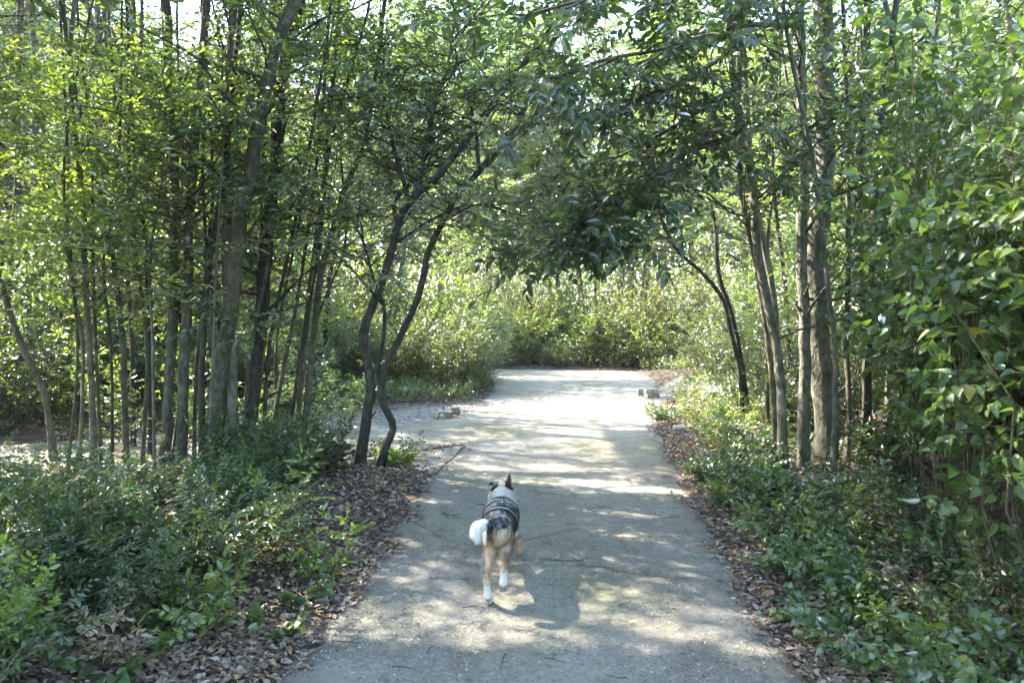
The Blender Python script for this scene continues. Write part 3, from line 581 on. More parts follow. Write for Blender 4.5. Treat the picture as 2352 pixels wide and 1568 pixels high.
for i, (x, yb, d, wd, ln) in enumerate([(1960, 930, 9.5, 12, 4), (2010, 925, 10, 14, -6), (2080, 930, 9.2, 12, 8), (2160, 960, 8.2, 20, 5), (2230, 950, 9, 18, 12), (2320, 960, 8.4, 22, 10), (1930, 910, 11, 13, 10), (1820, 905, 11, 12, -12), (1740, 900, 11.6, 12, -20), (2480, 990, 7.6, 22, 0), (2600, 960, 8.6, 24, 5)]):
    T(['thin', 'slim', 'narrow', 'dark', 'crooked', 'stout', 'straight', 'spindly', 'tilted', 'broad', 'heavy'][i] + ' pole in the shade of the right wood, ' + ['behind the dark brown trunk', 'behind the crooked shoot', 'behind the brown shoots', 'behind the hazel leaves', 'deep behind the hazel', 'by the right edge', 'right of the thickest trunk', 'left of the smooth trunk', 'near the bent dark trunk', 'past the right edge', 'farthest past the right edge'][i],
      [(x, yb), (x + ln * .5, yb - 250), (x + ln * 1.4, yb - 500), (x + ln * 2.2, yb - 750)], d, wd, ['bark_mid', 'bark_dark', 'bark_grey'][i % 3], 'laurel', nb=14, ntw=7, group='poles deep in the right wood', h0=1.2)
# trees that stand beside the camera and throw the shade on the near path
for i, (x, y, H) in enumerate([(-5.0, 11.2, 9), (-6.6, 12.6, 9.5), (-4.5, 12.9, 8.5), (-4.6, 16.6, 8.5), (-6.2, 18.0, 9), (-3.6, 18.9, 8.5), (-2.7, 16.3, 7.5), (-4.2, 2.2, 9), (-5.5, 4.6, 9.5), (-4.1, 3.6, 8.5), (-6.8, 6.6, 10), (-4.9, 0.2, 9), (-7.3, 2.9, 10), (-6.5, 7.9, 9), (-5.1, 5.7, 8.5), (-8.2, 5.2, 10), (-2.9, .2, 8), (-3.2, -2, 9), (-6, -1.5, 9), (-8.5, 8.8, 10), (2.6, .2, 8), (3.6, 2.2, 9), (3.4, -2, 8), (-2.5, 2.0, 8.5)]):
    d = 1.0; g = Geo(); root = empty('tree', (x, y, 0)); tag(root, ['forked', 'bushy', 'lofty', 'rounded', 'airy', 'spreading', 'broad-crowned', 'tall', 'leafy', 'slim', 'grey', 'brown', 'dense', 'straight', 'leaning', 'old', 'young', 'pale', 'dark', 'mossy', 'bare-footed', 'wide', 'small', 'arching'][i] + ' shade tree ' + ('behind the left stand, beyond the side path' if i < 3 else 'behind the sunlit bushes of the inner bend' if i < 7 else ('right' if x > 0 else 'left') + ' of the near path, out of the picture'), 'tree', 'shade trees beside the near path')
    P = up_to([(x, y, -.1), (x + R.normal() * .1, y + R.normal() * .1, 1.2)], H); C = smoothline(P, 30); z = C[:, 2]
    gt = Geo(); gw = Geo(); gl = Geo(); tubes(gt, C, .08 * (1 - .8 * np.clip(z / H, 0, 1)), 10, rough=.08)
    nb = 110; hs = R.uniform(3.2, H, nb); ii = np.searchsorted(z, hs).clip(1, 28); az = R.random(nb) * 6.283; el = R.uniform(0, .6, nb)
    D = np.stack([np.cos(az) * np.cos(el), np.sin(az) * np.cos(el), np.sin(el)], -1)
    leafy_branches(gw, gl, branch_lines(C[ii], D, R.uniform(1.0, 2.4, nb), 6, .15), .014, 10, .45, 15, .10, .046, twigs=(i < 7))
    gt.build('trunk', M['bark_grey'], root, True, (x, y, 0)); build_crown(gw, gl, 'bark_mid', 'laurel', root, (x, y, 0))

# ------------------------------------------------------------------ shrubs
def shrub_proto(name, h, r, nst, ntw, nleaf, L, lw, leaf, wood='stem', kind='rhomb', twL=.22, arch=.35, sr=.004, t0=.1, carve=False, tilt=.5, loc=(0, 0, 0), up=.1, droop=.25, keep=None):
    root = empty(name, loc); gw = Geo(); gl = Geo()
    a = R.random(nst) * 6.283; q = r * np.sqrt(R.random(nst)) * .45
    st = np.stack([np.cos(a) * q, np.sin(a) * q, np.full(nst, -.04)], -1) + np.array(loc)
    a2 = a + R.normal(size=nst) * .5; hh = h * (.55 + .5 * R.random(nst)); out = r * (.3 + .7 * R.random(nst))
    D = np.stack([np.cos(a2) * out, np.sin(a2) * out, hh], -1)
    C = branch_lines(st, D, np.linalg.norm(D, axis=1), 7, .1); tt = np.linspace(0, 1, 7)
    C[..., 2] -= (arch * (tt ** 3))[None] * hh[:, None] * .4
    leafy_branches(gw, gl, C, sr, ntw, twL, nleaf, L, lw, kind, carve=carve, t0=t0, tilt=tilt, up=up, droop=droop, keep=keep)
    o = loc
    gw.build('stems', M[wood], root, True, o); gl.build('foliage', M[leaf], root, False, o)
    return root
# low broom bushes of the left foreground
br = [shrub_proto('broom_bush', h, r, 40, 10, 9, .035, .016, 'broom', twL=.11, arch=.3, kind='rhomb') for h, r in ((.56, .42), (.48, .5), (.66, .45))]
bx = []
for gy in np.arange(2.5, 8.2, .36):
    for gx in np.arange(-6.5, -.9, .42):
        x = gx + R.uniform(-.16, .16); y = gy + R.uniform(-.16, .16)
        d = path_dist([x], [y])[0]
        lim = .60 + .10 * math.sin(y * 3) + (.25 if y < 4 else 0)
        if d < lim - (0.12 if x < -3 else 0): continue
        if x < -1.2 * y * .62 - 2.4: continue
        if y > 5.3 and x < -2.3: continue
        if y > 4.9 and x > -2.0: continue
        bx.append((x, y))
bwords = ['low', 'rounded', 'spreading', 'ragged', 'upright', 'dense', 'loose', 'dark', 'bushy', 'small', 'tangled']
for i, (x, y) in enumerate(bx):
    px, py = topx(np.array([[x, y, .5]])); px = float(px[0]); py = float(py[0])
    row = 'nearest the camera' if y < 3.4 else 'in the front of the mass' if y < 4.4 else 'in the middle of the mass' if y < 5.4 else 'at the back of the mass' if y < 6.4 else 'behind it under the trunks'
    col = 'past the left edge' if px < 0 else 'at the left edge' if px < 150 else 'near the left edge' if px < 330 else 'below the olive-barked pair' if px < 480 else 'below the leaning trunk' if px < 620 else 'toward the leaf-strewn verge'
    if R.random() < .1: continue
    lab = 'dark green broom bush ' + row + ', ' + col
    sc = R.uniform(.62, 1.32) * (1.0 if y > 3.6 else .85) * (1 if y < 4.4 else .74)
    loc = (x, y, z1(x, y) - .02)
    if i < 3:
        o = br[i]; o.location = loc; o.rotation_euler = (0, 0, R.random() * 6.28)
    else: o = dup(br[i % 3], loc, R.random() * 6.283, sc)
    tag(o, lab, 'shrub', 'low broom bushes left of the path')

def one(name, label, cat, px, py, h, r, group=None, z=None, **k):
    p = G(px, py); loc = (float(p[0]), float(p[1]), z1(p[0], p[1]) if z is None else z)
    keys = dict(nst=14, ntw=8, nleaf=8, L=.05, lw=.025, leaf='ivy'); keys.update(k)
    o = shrub_proto(name, h, r, loc=loc, **keys); return tag(o, label, cat, group)
one('broom_bush', 'sunlit bright green bush cut by the lower left corner', 'shrub', -70, 1640, .46, .24, nst=26, ntw=9, nleaf=8, L=.042, lw=.019, leaf='bright', twL=.12, kind=LONG)
one('seedling', 'pale green weed standing alone in the leaf litter left of the path', 'plant', 745, 1345, .42, .14, nst=7, ntw=6, nleaf=6, L=.045, lw=.03, leaf='bright', twL=.09, kind=OVAL)
one('dead_twig_bush', 'dry tan bush with shrivelled leaves among the green broom', 'shrub', 285, 1330, .62, .3, nst=12, ntw=7, nleaf=7, L=.045, lw=.02, leaf='straw', twL=.12)
one('dead_twig_bush', 'dead pale sprig at the verge side of the broom', 'shrub', 590, 1340, .42, .22, nst=8, ntw=7, nleaf=7, L=.035, lw=.015, leaf='straw', twL=.1)
one('dead_twig_bush', 'small dry pale sprig low in the nearest broom', 'shrub', 330, 1560, .32, .2, nst=7, ntw=6, nleaf=6, L=.05, lw=.02, leaf='straw', twL=.1)
one('suckers', 'leafy shoots round the foot of the elbowed stem', 'plant', 905, 1082, .2, .16, nst=9, ntw=5, nleaf=6, L=.075, lw=.034, leaf='bright', twL=.13, kind=OVAL)
one('suckers', 'dark leafy shoots left of the twin-stemmed tree foot', 'plant', 765, 1115, .5, .16, nst=9, ntw=6, nleaf=7, L=.06, lw=.03, leaf='dark', twL=.15, kind=OVAL)
for i, (x, y) in enumerate([(405, 1500), (700, 1400), (640, 1460), (240, 1600)]):
    one('seedling', ['broad-leaved seedling on the litter below the broom', 'tiny seedling beside the pale weed', 'round-leaved seedling where the broom meets the litter', 'seedling with glossy leaves by the bottom edge'][i], 'plant', x, y, .14, .1, nst=4, ntw=3, nleaf=4, L=.07, lw=.05, leaf='ivy', twL=.05, kind=HEART, group='seedlings in the left litter')

for i, (x, y, h, lf) in enumerate([(120, 1330, .42, 'ivy'), (420, 1290, .45, 'laurel'), (560, 1230, .5, 'ivy'), (640, 1190, .55, 'bright'), (450, 1420, .35, 'bright')]):
    one('young_laurel', ['ivy-green leggy shrub at the left edge of the broom', 'taller glossy shrub rising from the middle of the broom', 'ivy-green shrub below the leaning trunk', 'bright shrub below the long bowed trunk', 'small bright shrub at the verge of the broom'][i], 'shrub', x, y + 60, h, .25, 'taller shrubs rising out of the broom', nst=8, ntw=7, nleaf=6, L=.055, lw=.025, leaf=lf, twL=.14, kind=OVAL, sr=.0035)
for i, (x, yb, h) in enumerate([(150, 985, 1.7), (235, 960, 2.1), (300, 1020, 1.3), (350, 960, 2.2), (440, 970, 1.5), (500, 960, 2.0), (545, 1035, 1.2), (600, 950, 2.0), (650, 965, 1.6), (700, 960, 1.3), (60, 1000, 1.8), (10, 960, 2.2), (770, 990, 1.0), (400, 1050, 1.0)]):
    one('leafy_shoots', ['leafy shoots left of the long bare grey shaft', 'tall leafy shoots behind the long bare grey shaft', 'leafy shoots by the dark slim trunk', 'tallest leafy shoots left of the close pair', 'leafy shoots behind the mossy trunk', 'tall leafy shoots behind the pale ridged trunk', 'short leafy shoots at the foot of the ridged trunk', 'tall leafy shoots behind the thick dark trunk', 'leafy shoots at the ragged tilted trunk', 'leafy shoots right of the long bowed trunk', 'leafy shoots at the bare diagonal trunk', 'tall leafy shoots at the left edge', 'short leafy shoots by the side path near the twin stems', 'short leafy shoots at the foot of the close pair'][i], 'shrub', x, yb, h, .5, 'leafy shoots among the left trunks', nst=9, ntw=9, nleaf=7, L=.075, lw=.034, leaf=['bright', 'laurel'][i % 2], twL=.24, sr=.005, t0=.15, arch=.2)
# right side: hazel with big leaves, in front of a dark hedge of stems
hz_spots = [(2.55, 3.1, 3.5, .70, 'front hazel with big pointed leaves, closest to the camera on the right'),
            (2.75, 3.9, 4.0, .75, 'tall hazel with big leaves just behind the closest one'),
            (2.95, 4.7, 3.4, .70, 'hazel reaching toward the crooked shoot'),
            (3.6, 4.5, 4.6, .95, 'tallest hazel filling the upper right corner'),
            (3.5, 3.5, 4.2, .85, 'hazel cut by the right edge of the picture'),
            (3.9, 5.8, 4.4, 1.0, 'hazel deepest in the right wood'),
            (2.9, 2.0, 3.6, .75, 'hazel beside the camera, right of the frame')]
for i, (x, y, h, r, lab) in enumerate(hz_spots):
    o = shrub_proto('hazel', h, r, 34, 17, 7, .066 if i != 5 else .06, .043, 'hazel', wood='stem', kind=HEART if y < 4.2 else OVAL, twL=.30, arch=.5, sr=.008, t0=.28, carve=True, loc=(x, y, 0), up=-.1, droop=.9, tilt=.8)
    tag(o, lab, 'shrub', 'big-leaved hazels on the right')
for i, (x, y, h, r) in enumerate([(4.0, 7.8, 2.0, .6), (3.7, 8.8, 2.4, .7), (3.2, 8.0, 1.0, .5), (4.4, 5.2, 2.6, .8), (4.2, 6.6, 2.6, .8), (3.1, 10, 2.2, .6), (4.6, 8.4, 2.8, .8), (5.4, 6.8, 3, .9), (3.3, 5.9, .7, .4)]):
    o = shrub_proto('laurel_bush', h, r, 26, 12, 8, .06, .028, 'dark', twL=.2, sr=.006, loc=(x, y, z1(x, y)))
    tag(o, ['dark laurel bush between trunks of the right stand', 'dark laurel bush behind the thickest trunk', 'low laurel bush left of the trunk feet', 'dark laurel bush behind the big hazel', 'tall laurel bush behind the brown shoots', 'laurel bush behind the bent dark trunk', 'tall laurel bush deep in the right wood', 'tallest laurel bush deep right', 'small laurel bush at the creeper foot'][i], 'shrub', 'laurel bushes under the right stand')
# low plants of the right verge
vx = [(1700, 1120, .42, .3, 'ivy'), (1650, 1040, .45, .32, 'bright'), (1770, 1180, .3, .3, 'ivy'), (1620, 985, .45, .35, 'bright'), (1850, 1190, .3, .33, 'ivy'), (1930, 1260, .4, .3, 'bright'), (2010, 1180, .32, .35, 'broom'), (1740, 1090, .32, .3, 'broom'),
      (1950, 1370, .26, .3, 'ivy'), (2060, 1440, .3, .3, 'ivy'), (2080, 1300, .45, .3, 'broom'), (2180, 1390, .5, .32, 'broom'), (1860, 1330, .18, .22, 'ivy'), (2190, 1540, .3, .3, 'bright'), (2300, 1480, .6, .3, 'broom'), (1575, 930, .4, .4, 'olive'), (1660, 925, .5, .4, 'bright'), (2260, 1660, .35, .3, 'ivy'), (2400, 1600, .6, .35, 'broom'),
      (1700, 1010, .5, .35, 'bright'), (1715, 1045, .35, .35, 'ivy'), (1530, 965, .22, .22, 'ivy'), (1980, 1510, .14, .24, 'ivy'), (1900, 1440, .12, .2, 'ivy'), (2110, 1600, .2, .25, 'ivy'), (1790, 1235, .26, .26, 'bright'), (1860, 1275, .26, .28, 'ivy'), (1960, 1320, .3, .3, 'bright'), (2030, 1400, .3, .28, 'broom'), (2130, 1270, .4, .3, 'ivy'), (2120, 1500, .25, .28, 'bright'), (2230, 1430, .4, .3, 'ivy'), (1700, 1175, .22, .22, 'bright'), (1650, 1110, .25, .22, 'ivy')]
names = ['tuft below the curving grey trunk', 'bright tuft on the sunlit verge', 'tuft at the foot of the darker companion trunk', 'bright weed clump where the verge bulges', 'clump left of the creeper foot', 'yellow-green weed clump in front of the creeper', 'dark clump under the crooked shoot', 'dark clump between the trunks and the litter',
         'ivy clump on the litter of the lower right', 'ivy clump in the middle of the lower right', 'dark clump below the lowest hazel leaves', 'dark clump right of the ivy', 'small ivy clump nearest the path', 'bright clump at the lower right', 'tall dark clump near the right edge', 'olive weed clump beside the stone block', 'bright weeds in front of the earth bank', 'ivy clump at the bottom right corner', 'dark clump cut by the right edge',
         'bright clump before the bent dark trunk', 'leafy clump between the bent trunk and the curving grey one', 'low clump on the path corner', 'flat ivy patch by the striped sunlight', 'flat small ivy patch on the litter', 'flat ivy patch at the bottom', 'bright clump at the litter edge below the curving grey trunk', 'clump in the litter below the creeper foot', 'bright weeds amid the ivy of the lower right', 'dark clump behind the flat ivy patch', 'clump in front of the brown shoots', 'bright weeds between the two ivy patches', 'clump under the lowest hazel branch', 'bright tuft at the litter edge by the trunk feet', 'small tuft at the litter edge before the trunks']
for (x, y, h, r, lf), nm in zip(vx, names):
    near = y > 1250
    one('verge_plant', 'green ' + nm if not nm.startswith(('bright', 'dark', 'yellow', 'olive')) else nm, 'plant', x, y, h, r, 'low plants on the right verge', nst=14 if near else 22, ntw=6, nleaf=5, L=.042 if lf != 'ivy' else .045, lw=.022 if lf != 'ivy' else .036, leaf=lf, twL=.12, kind=(HEART if lf == 'ivy' else OVAL) if near else 'rhomb', sr=.003)

for i, (x, y, h) in enumerate([(2230, 1290, .9), (2120, 1340, .6), (2330, 1370, 1.0), (2040, 1250, .5), (2260, 1520, .5), (2150, 1450, .35)]):
    one('dead_twig_bush', 'bare tan stalks ' + ['under the lowest hazel leaves', 'left of the tallest stalks', 'by the right edge below the hazel', 'in front of the crooked shoot', 'low at the lower right corner', 'rising from the ivy'][i], 'shrub', x, y, h, .35, 'dead stalks on the right verge', nst=16, ntw=5, nleaf=2, L=.045, lw=.018, leaf='straw', twL=.2, sr=.0035)
for i, (x, y, h) in enumerate([(655, 1130, .5), (610, 1110, .62), (690, 1075, .4), (550, 1110, .6), (600, 1170, .5)]):
    one('broom_bush', ['taller broom bush left of the twin-stemmed tree', 'broom bush at the foot of the long bowed trunk', 'broom bush against the side path edge', 'broom bush at the foot of the leaning trunk', 'broom bush in front of the one at the bowed trunk'][i], 'shrub', x, y, h, .36, 'low broom bushes left of the path', nst=34, ntw=11, nleaf=9, L=.036, lw=.018, leaf='broom', twL=.12)
# ground cover, not countable
def cover(name, label, cat, n, x0, x1, y0, y1, dens, hmax, L, lw, mat):
    x = R.uniform(x0, x1, n * 3); y = R.uniform(y0, y1, n * 3); k = R.random(n * 3) < dens(x, y); x = x[k][:n]; y = y[k][:n]; m = len(x)
    P = np.stack([x, y, hz(x, y) + R.random(m) * hmax * .5], -1); A = rand_unit(m); A[:, 2] = np.abs(A[:, 2]) + .4
    g = Geo(); sprays(g, P, A, 6, hmax * .6 * (.5 + R.random(m)), L, lw, 'rhomb', carve=False); g.build(name, M[mat])
    return tag(bpy.context.scene.objects[-1] if False else S.collection.objects[-1], label, cat, kind='stuff')
def nz(x, y, f, t): return np.clip((fbm(x * f, y * f) - t) * 8, 0, 1)
cover('verge_weeds', 'low green weeds covering the verge right of the path', 'weeds', 5200, 1.9, 6, 4.6, 16, lambda x, y: np.clip((path_dist(x, y) - .35) * 4, 0, 1) * nz(x, y, 1.5, .38), .22, .04, .022, 'ivy')
cover('sunny_weeds', 'yellow green weeds on the sunlit verge before the bushes at the bend', 'weeds', 3800, -3.6, -.3, 11.3, 15.5, lambda x, y: (1 - in_poly(GRAVEL[1], x, y)) * np.clip((path_dist(x, y) - .1) * 4, 0, 1), .3, .045, .022, 'pale')
cover('shade_weeds', 'dark green ground cover under the left stand', 'weeds', 11000, -10, -.9, 3.0, 15, lambda x, y: (1 - in_poly(GRAVEL[1], x, y)) * np.clip((path_dist(x, y) - np.where(y > 7, .12, .75)) * 3, 0, 1) * nz(x, y, 1.2, .22), .25, .045, .022, 'broom')
cover('far_weeds', 'green weeds along the far edge of the path bend', 'weeds', 3600, -3, 7, 16.5, 21, lambda x, y: np.clip((path_dist(x, y) - .1) * 4, 0, 1), .4, .055, .028, 'pale')

# bushes round the bend
def copies(protos, spots, cat, group, labf):
    for i, s in enumerate(spots):
        x, y, sc = s[:3]; p = protos[s[3] if len(s) > 3 else i % len(protos)]; loc = (x, y, z1(x, y) - .03)
        if p.get('_u'): o = dup(p, loc, R.random() * 6.283, sc)
        else: o = p; o.location = loc; o.rotation_euler = (0, 0, R.random() * 6.283); o.scale = (sc,) * 3; p['_u'] = 1
        tag(o, labf(i, x, y), cat, group)
def fb(h, r, leaf, nst=46, ntw=13, nl=9, L=.06, lw=.03, **k): return shrub_proto('bush', h, r, nst, ntw, nl, L, lw, leaf, twL=.32, sr=.008, **k)
sun_b = [fb(1.9, .9, 'olive'), fb(1.5, .8, 'pale'), fb(2.3, 1.0, 'bright')]
copies(sun_b, [(-.75, 13.6, .62, 0), (-1.3, 13.0, .85, 0), (-1.8, 13.5, 1.0, 1), (-2.4, 12.9, .9, 0), (-.95, 14.8, 1.0, 2), (-3.1, 13.1, 1.0, 1), (-3.8, 12.8, .95, 2), (-2.0, 14.8, 1.3, 2), (-3.2, 14.8, 1.3, 0), (-1.1, 15.8, 1.1, 1), (-4.6, 13.6, 1.3, 2), (-4.4, 12.2, .8, 1)], 'shrub', 'sunlit bushes inside the path bend',
       lambda i, x, y: ['low sunlit bush at the tip of the bend', 'yellow-green sunlit bush second from the bend tip', 'pale sunlit bush in the middle of the inner bend', 'sunlit bush right of the elbowed stem', 'taller bush behind the bend tip', 'pale bush seen between the twin stems', 'bush left of the twin stems', 'tall bright bush behind the middle of the inner bend', 'tall olive bush behind the twin stems', 'pale bush at the back of the bend tip', 'tall bush in the left gap', 'low pale bush in the left gap'][i])
far_b = [fb(3.0, 1.2, 'olive', 60, 16, 9), fb(3.4, 1.1, 'olive', 60, 14, 8), fb(2.4, 1.2, 'bright', 60, 15, 9), fb(3.6, 1.2, 'pale', 60, 15, 9)]
red = [shrub_proto('thicket', 3.2, .8, 60, 10, 8, .05, .024, 'olive', wood='stem', twL=.3, sr=.007, t0=.22, arch=.1)]
fs = []; 
for i, x in enumerate(np.arange(-9, 11, .9)): fs.append((x + R.uniform(-.3, .3), 20.2 + R.uniform(-.4, .5) - (1.3 if 2.4 < x < 5 else 0), R.uniform(.75, 1.0), [2, 0, 1, 0, 2, 3][i % 6]))
for i, x in enumerate(np.arange(-11, 13, 1.3)): fs.append((x + R.uniform(-.4, .4), 22.3 + R.uniform(-.5, .5), R.uniform(.8, 1.15), [3, 1, 2, 3][i % 4]))
def farlab(i, x, y):
    return ('bush ' if y < 21.4 else 'taller bush ') + ('beyond the far edge of the bend' if y < 21.4 else 'in the second rank beyond the bend') + (', number %s from the left' % ['one', 'two', 'three', 'four', 'five', 'six', 'seven', 'eight', 'nine', 'ten', 'eleven', 'twelve', 'thirteen', 'fourteen', 'fifteen', 'sixteen', 'seventeen', 'eighteen', 'nineteen', 'twenty', 'twenty-one', 'twenty-two', 'twenty-three', 'twenty-four'][i if i < 23 else i - 23])
copies(far_b, fs, 'shrub', 'bushes beyond the path bend', farlab)
copies(red, [(.4, 19.6, .85), (1.1, 20.4, .9), (2.3, 19.7, .8), (4.2, 18.6, .9), (5.0, 17.6, .85), (3.4, 19.5, .9), (-.4, 20.6, .9)], 'shrub', 'thickets of bare brown stems',
       lambda i, x, y: 'thicket of bare reddish stems ' + ['at the left of the far edge', 'behind the first thicket', 'in the middle of the far edge', 'right of the stone block', 'in the pale bare patch behind the bent trunk', 'between the middle and right thickets', 'at the far left of the edge'][i])
copies([fb(1.0, .7, 'pale', 40, 10, 8, .05, .026), fb(1.3, .7, 'bright', 40, 10, 8, .055, .028)], [(-.3, 18.9, .8), (.5, 19.2, 1.1), (1.3, 18.8, .8), (2.1, 19.1, 1.15), (2.9, 18.6, .8), (3.5, 18.3, 1.0), (4.3, 17.8, .9), (4.9, 17.0, 1.0), (.1, 19.9, 1.5), (1.8, 20.0, 1.6), (3.2, 19.4, 1.5)], 'shrub', 'low bushes fronting the far edge', lambda i, x, y: ['low pale', 'bright', 'small pale', 'bright round', 'low round', 'bright squat', 'pale squat', 'bright leggy', 'taller pale', 'taller bright', 'taller round'][i] + ' bush ' + ['at the left of the far edge', 'left of the middle of the far edge', 'in the middle left of the far edge', 'in the middle of the far edge', 'in the middle right of the far edge', 'right of the middle at the far edge', 'near the right end of the far edge', 'behind the stone block', 'behind the first low bushes', 'behind the middle low bushes', 'behind the right low bushes'][i])
mid_b = [fb(2.4, 1.0, 'pale', 50, 13, 9), fb(2.2, .9, 'laurel', 50, 13, 9), fb(2.6, 1.0, 'bright', 50, 13, 9)]
copies(mid_b, [(4.3, 15.6, .9, 0), (5.2, 14.4, 1, 2), (4.4, 12.8, .75, 1), (5.4, 12.6, 1, 0), (6.3, 13.6, 1.2, 1), (4.9, 10.9, .9, 1), (6.2, 11.3, 1.1, 2), (5.4, 16.3, 1.1, 1), (6.9, 15.6, 1.2, 0), (5.8, 9.4, 1, 1), (7.2, 9.8, 1.2, 1), (7.6, 7.6, 1.2, 1), (6.6, 17.2, 1.2, 2)], 'shrub', 'bushes right of the bend',
       lambda i, x, y: ['pale bush overhanging the stone block', 'bright bush behind the stone block', 'dark-leaved bush before the earth bank', 'pale bush right of the earth bank', 'tall dark bush behind the bank', 'bush behind the bent dark trunk', 'bright bush behind the curving grey trunk', 'dark bush past the stone block', 'pale tall bush past the bank', 'dark bush behind the smooth trunk', 'dark bush behind the thickest trunk', 'dark bush deep in the right wood', 'bright tall bush where the path leaves right'][i])
left_b = [fb(1.6, .9, 'laurel', 46, 12, 9), fb(2.2, 1.0, 'bright', 46, 12, 9), fb(1.2, .8, 'dark', 46, 12, 9, .05, .025)]
ls = [(-5.2, 10.8, 1.2, 0), (-6.2, 11.8, 1.3, 1), (-7.4, 11, 1.4, 0), (-4.2, 10.9, 1.0, 2), (-8.4, 12.5, 1.4, 1), (-5.6, 13.6, 1.2, 1), (-7, 14.4, 1.2, 0), (-9.2, 10.2, 1.1, 0), (-10.5, 12, 1.2, 1), (-8.2, 9.8, 1.5, 2), (-3.4, 11.1, .8, 2), (-5.9, 15.4, 1.3, 1), (-8.8, 15.8, 1.4, 0), (-11.5, 14.5, 1.4, 1), (-6.4, 9.4, 1.2, 2), (-10.3, 8.6, 1, 0)]
copies(left_b, ls, 'shrub', 'bushes in the left wood', lambda i, x, y: ['dark', 'bright', 'rounded', 'low', 'tall', 'leafy', 'big dark', 'shaded', 'tall leafy', 'small dark', 'smallest', 'bright tall', 'big', 'biggest', 'squat', 'wide'][i] + ' bush behind the left stand, ' + ['beyond the side path', 'past the leaning trunk', 'behind the wide grey trunk', 'at the side path edge', 'far left behind the poles', 'left of the sunlit bushes', 'behind the olive-barked pair', 'by the left edge', 'farther back at the left edge', 'at the side path verge', 'next to the gravel strip', 'deep behind the ridged trunk', 'deep behind the diagonal trunk', 'deepest on the left', 'under the bright upper leaves', 'past the left edge'][i])

# background trees: five kinds, copied
def bg_tree(H, r, leaf, spread, nb, L=.11, lw=.055, h0=1.8, bark='bark_grey'):
    root = empty('background_tree'); gt = Geo(); gw = Geo(); gl = Geo()
    P = up_to([(0, 0, -.1), (.1, 0, 1.5)], H); C = smoothline(P, 24); z = C[:, 2]; tubes(gt, C, r * (1 - .8 * np.clip(z / H, 0, 1)), 8, rough=.08)
    hs = R.uniform(h0, H, nb); ii = np.searchsorted(z, hs).clip(1, 22); az = R.random(nb) * 6.283; el = R.uniform(-.05, .8, nb)
    D = np.stack([np.cos(az) * np.cos(el), np.sin(az) * np.cos(el), np.sin(el)], -1)
    ln = spread * (.5 + .6 * R.random(nb)) * np.sqrt(np.clip(1.15 - (hs - h0) / (H - h0), .1, 1))
    leafy_branches(gw, gl, branch_lines(C[ii], D, ln, 6, .15), r * .3, 12, .55, 12, L, lw, carve=False, twigs=False)
    gt.build('trunk', M[bark], root, True); build_crown(gw, gl, 'bark_mid', leaf, root)
    return root
bt = [bg_tree(8.5, .11, 'bright', 2.3, 90), bg_tree(7.5, .09, 'laurel', 2.2, 90), bg_tree(9, .12, 'pale', 2.5, 95), bg_tree(7, .08, 'olive', 2.1, 85)]
sp = []
for x, y, s, k in [(-1.8, 26.5, 1.25, 0), (1.4, 27, 1.25, 3), (4.0, 26, 1.25, 2), (6.4, 25, 1.2, 0), (-4.6, 29, 1.3, 2), (-.8, 23.2, 1.2, 2), (1.6, 23.8, 1.15, 3), (3.2, 22.9, 1.15, 0), (0, 30, 1.35, 1), (3.0, 31, 1.4, 0), (-3, 30, 1.3, 2), (8.6, 22.8, 1.1, 1), (-8, 24.5, 1.0, 2), (-9.6, 21.5, 1.1, 0), (11, 21.5, 1.1, 2),
                   (-6.6, 18.6, 1, 1), (-9, 18, 1, 0), (-11.6, 17, 1.1, 2), (-7.6, 15.6, .9, 3), (-12.4, 13.5, 1.1, 0), (-10.6, 15.2, 1, 1), (-13.6, 10.5, 1.1, 1), (-11.8, 7.2, 1, 0), (-14, 5.5, 1.1, 2), (-5.8, 13.2, .8, 0), (-4.8, 15.6, .62, 3),
                   (4.2, 20.8, .8, 0), (6.6, 19.2, .9, 2), (8.2, 17, 1, 1), (6.4, 15.6, .85, 0), (9.4, 14.2, 1, 2), (7.6, 12.4, .95, 1), (10.4, 11, 1.1, 0), (8.4, 9.2, 1, 1), (6.4, 8.4, .9, 1), (9.6, 6.6, 1.1, 0), (5.4, 12, .75, 1), (11.5, 18, 1.1, 1),
                   (-14.5, 20.5, 1.3, 1), (14.5, 15, 1.3, 0), (13, 8, 1.2, 2), (-16.5, 15, 1.3, 2)]:
    sp.append((x, y, s, k))
for j in range(26):
    a = -.95 + 1.9 * (j + .5) / 26 + R.normal() * .01; rr = 31 + R.uniform(-2, 3.5)
    sp.append((rr * math.sin(a), rr * math.cos(a), R.uniform(1.25, 1.6) * (.8 if abs(a) < .12 else 1), int(R.integers(4))))
ordw = [a + b for b in ['', ' twenty'] for a in []]
def btl(i, x, y):
    px, _ = topx(np.array([[x, y, 3.0]])); px = float(px[0]); kindw = {0: 'bright green', 1: 'dark green', 2: 'pale green', 3: 'olive green'}[sp[i][3]]
    where = 'past the left edge' if px < 0 else 'at the far left' if px < 350 else 'behind the left stand' if px < 800 else 'left of the sky gap' if px < 1100 else 'under the sky gap' if px < 1300 else 'right of the sky gap' if px < 1600 else 'behind the right stand' if px < 2000 else 'behind the hazels' if px < 2352 else 'past the right edge'
    dist = 'in the middle distance' if y < 17 else 'beyond the bend' if y < 23 else 'in the tall back rank' if y < 28 else 'in the farthest rank'
    return kindw + ' tree ' + dist + ' ' + where
copies(bt, sp, 'tree', 'trees closing the view behind', btl)
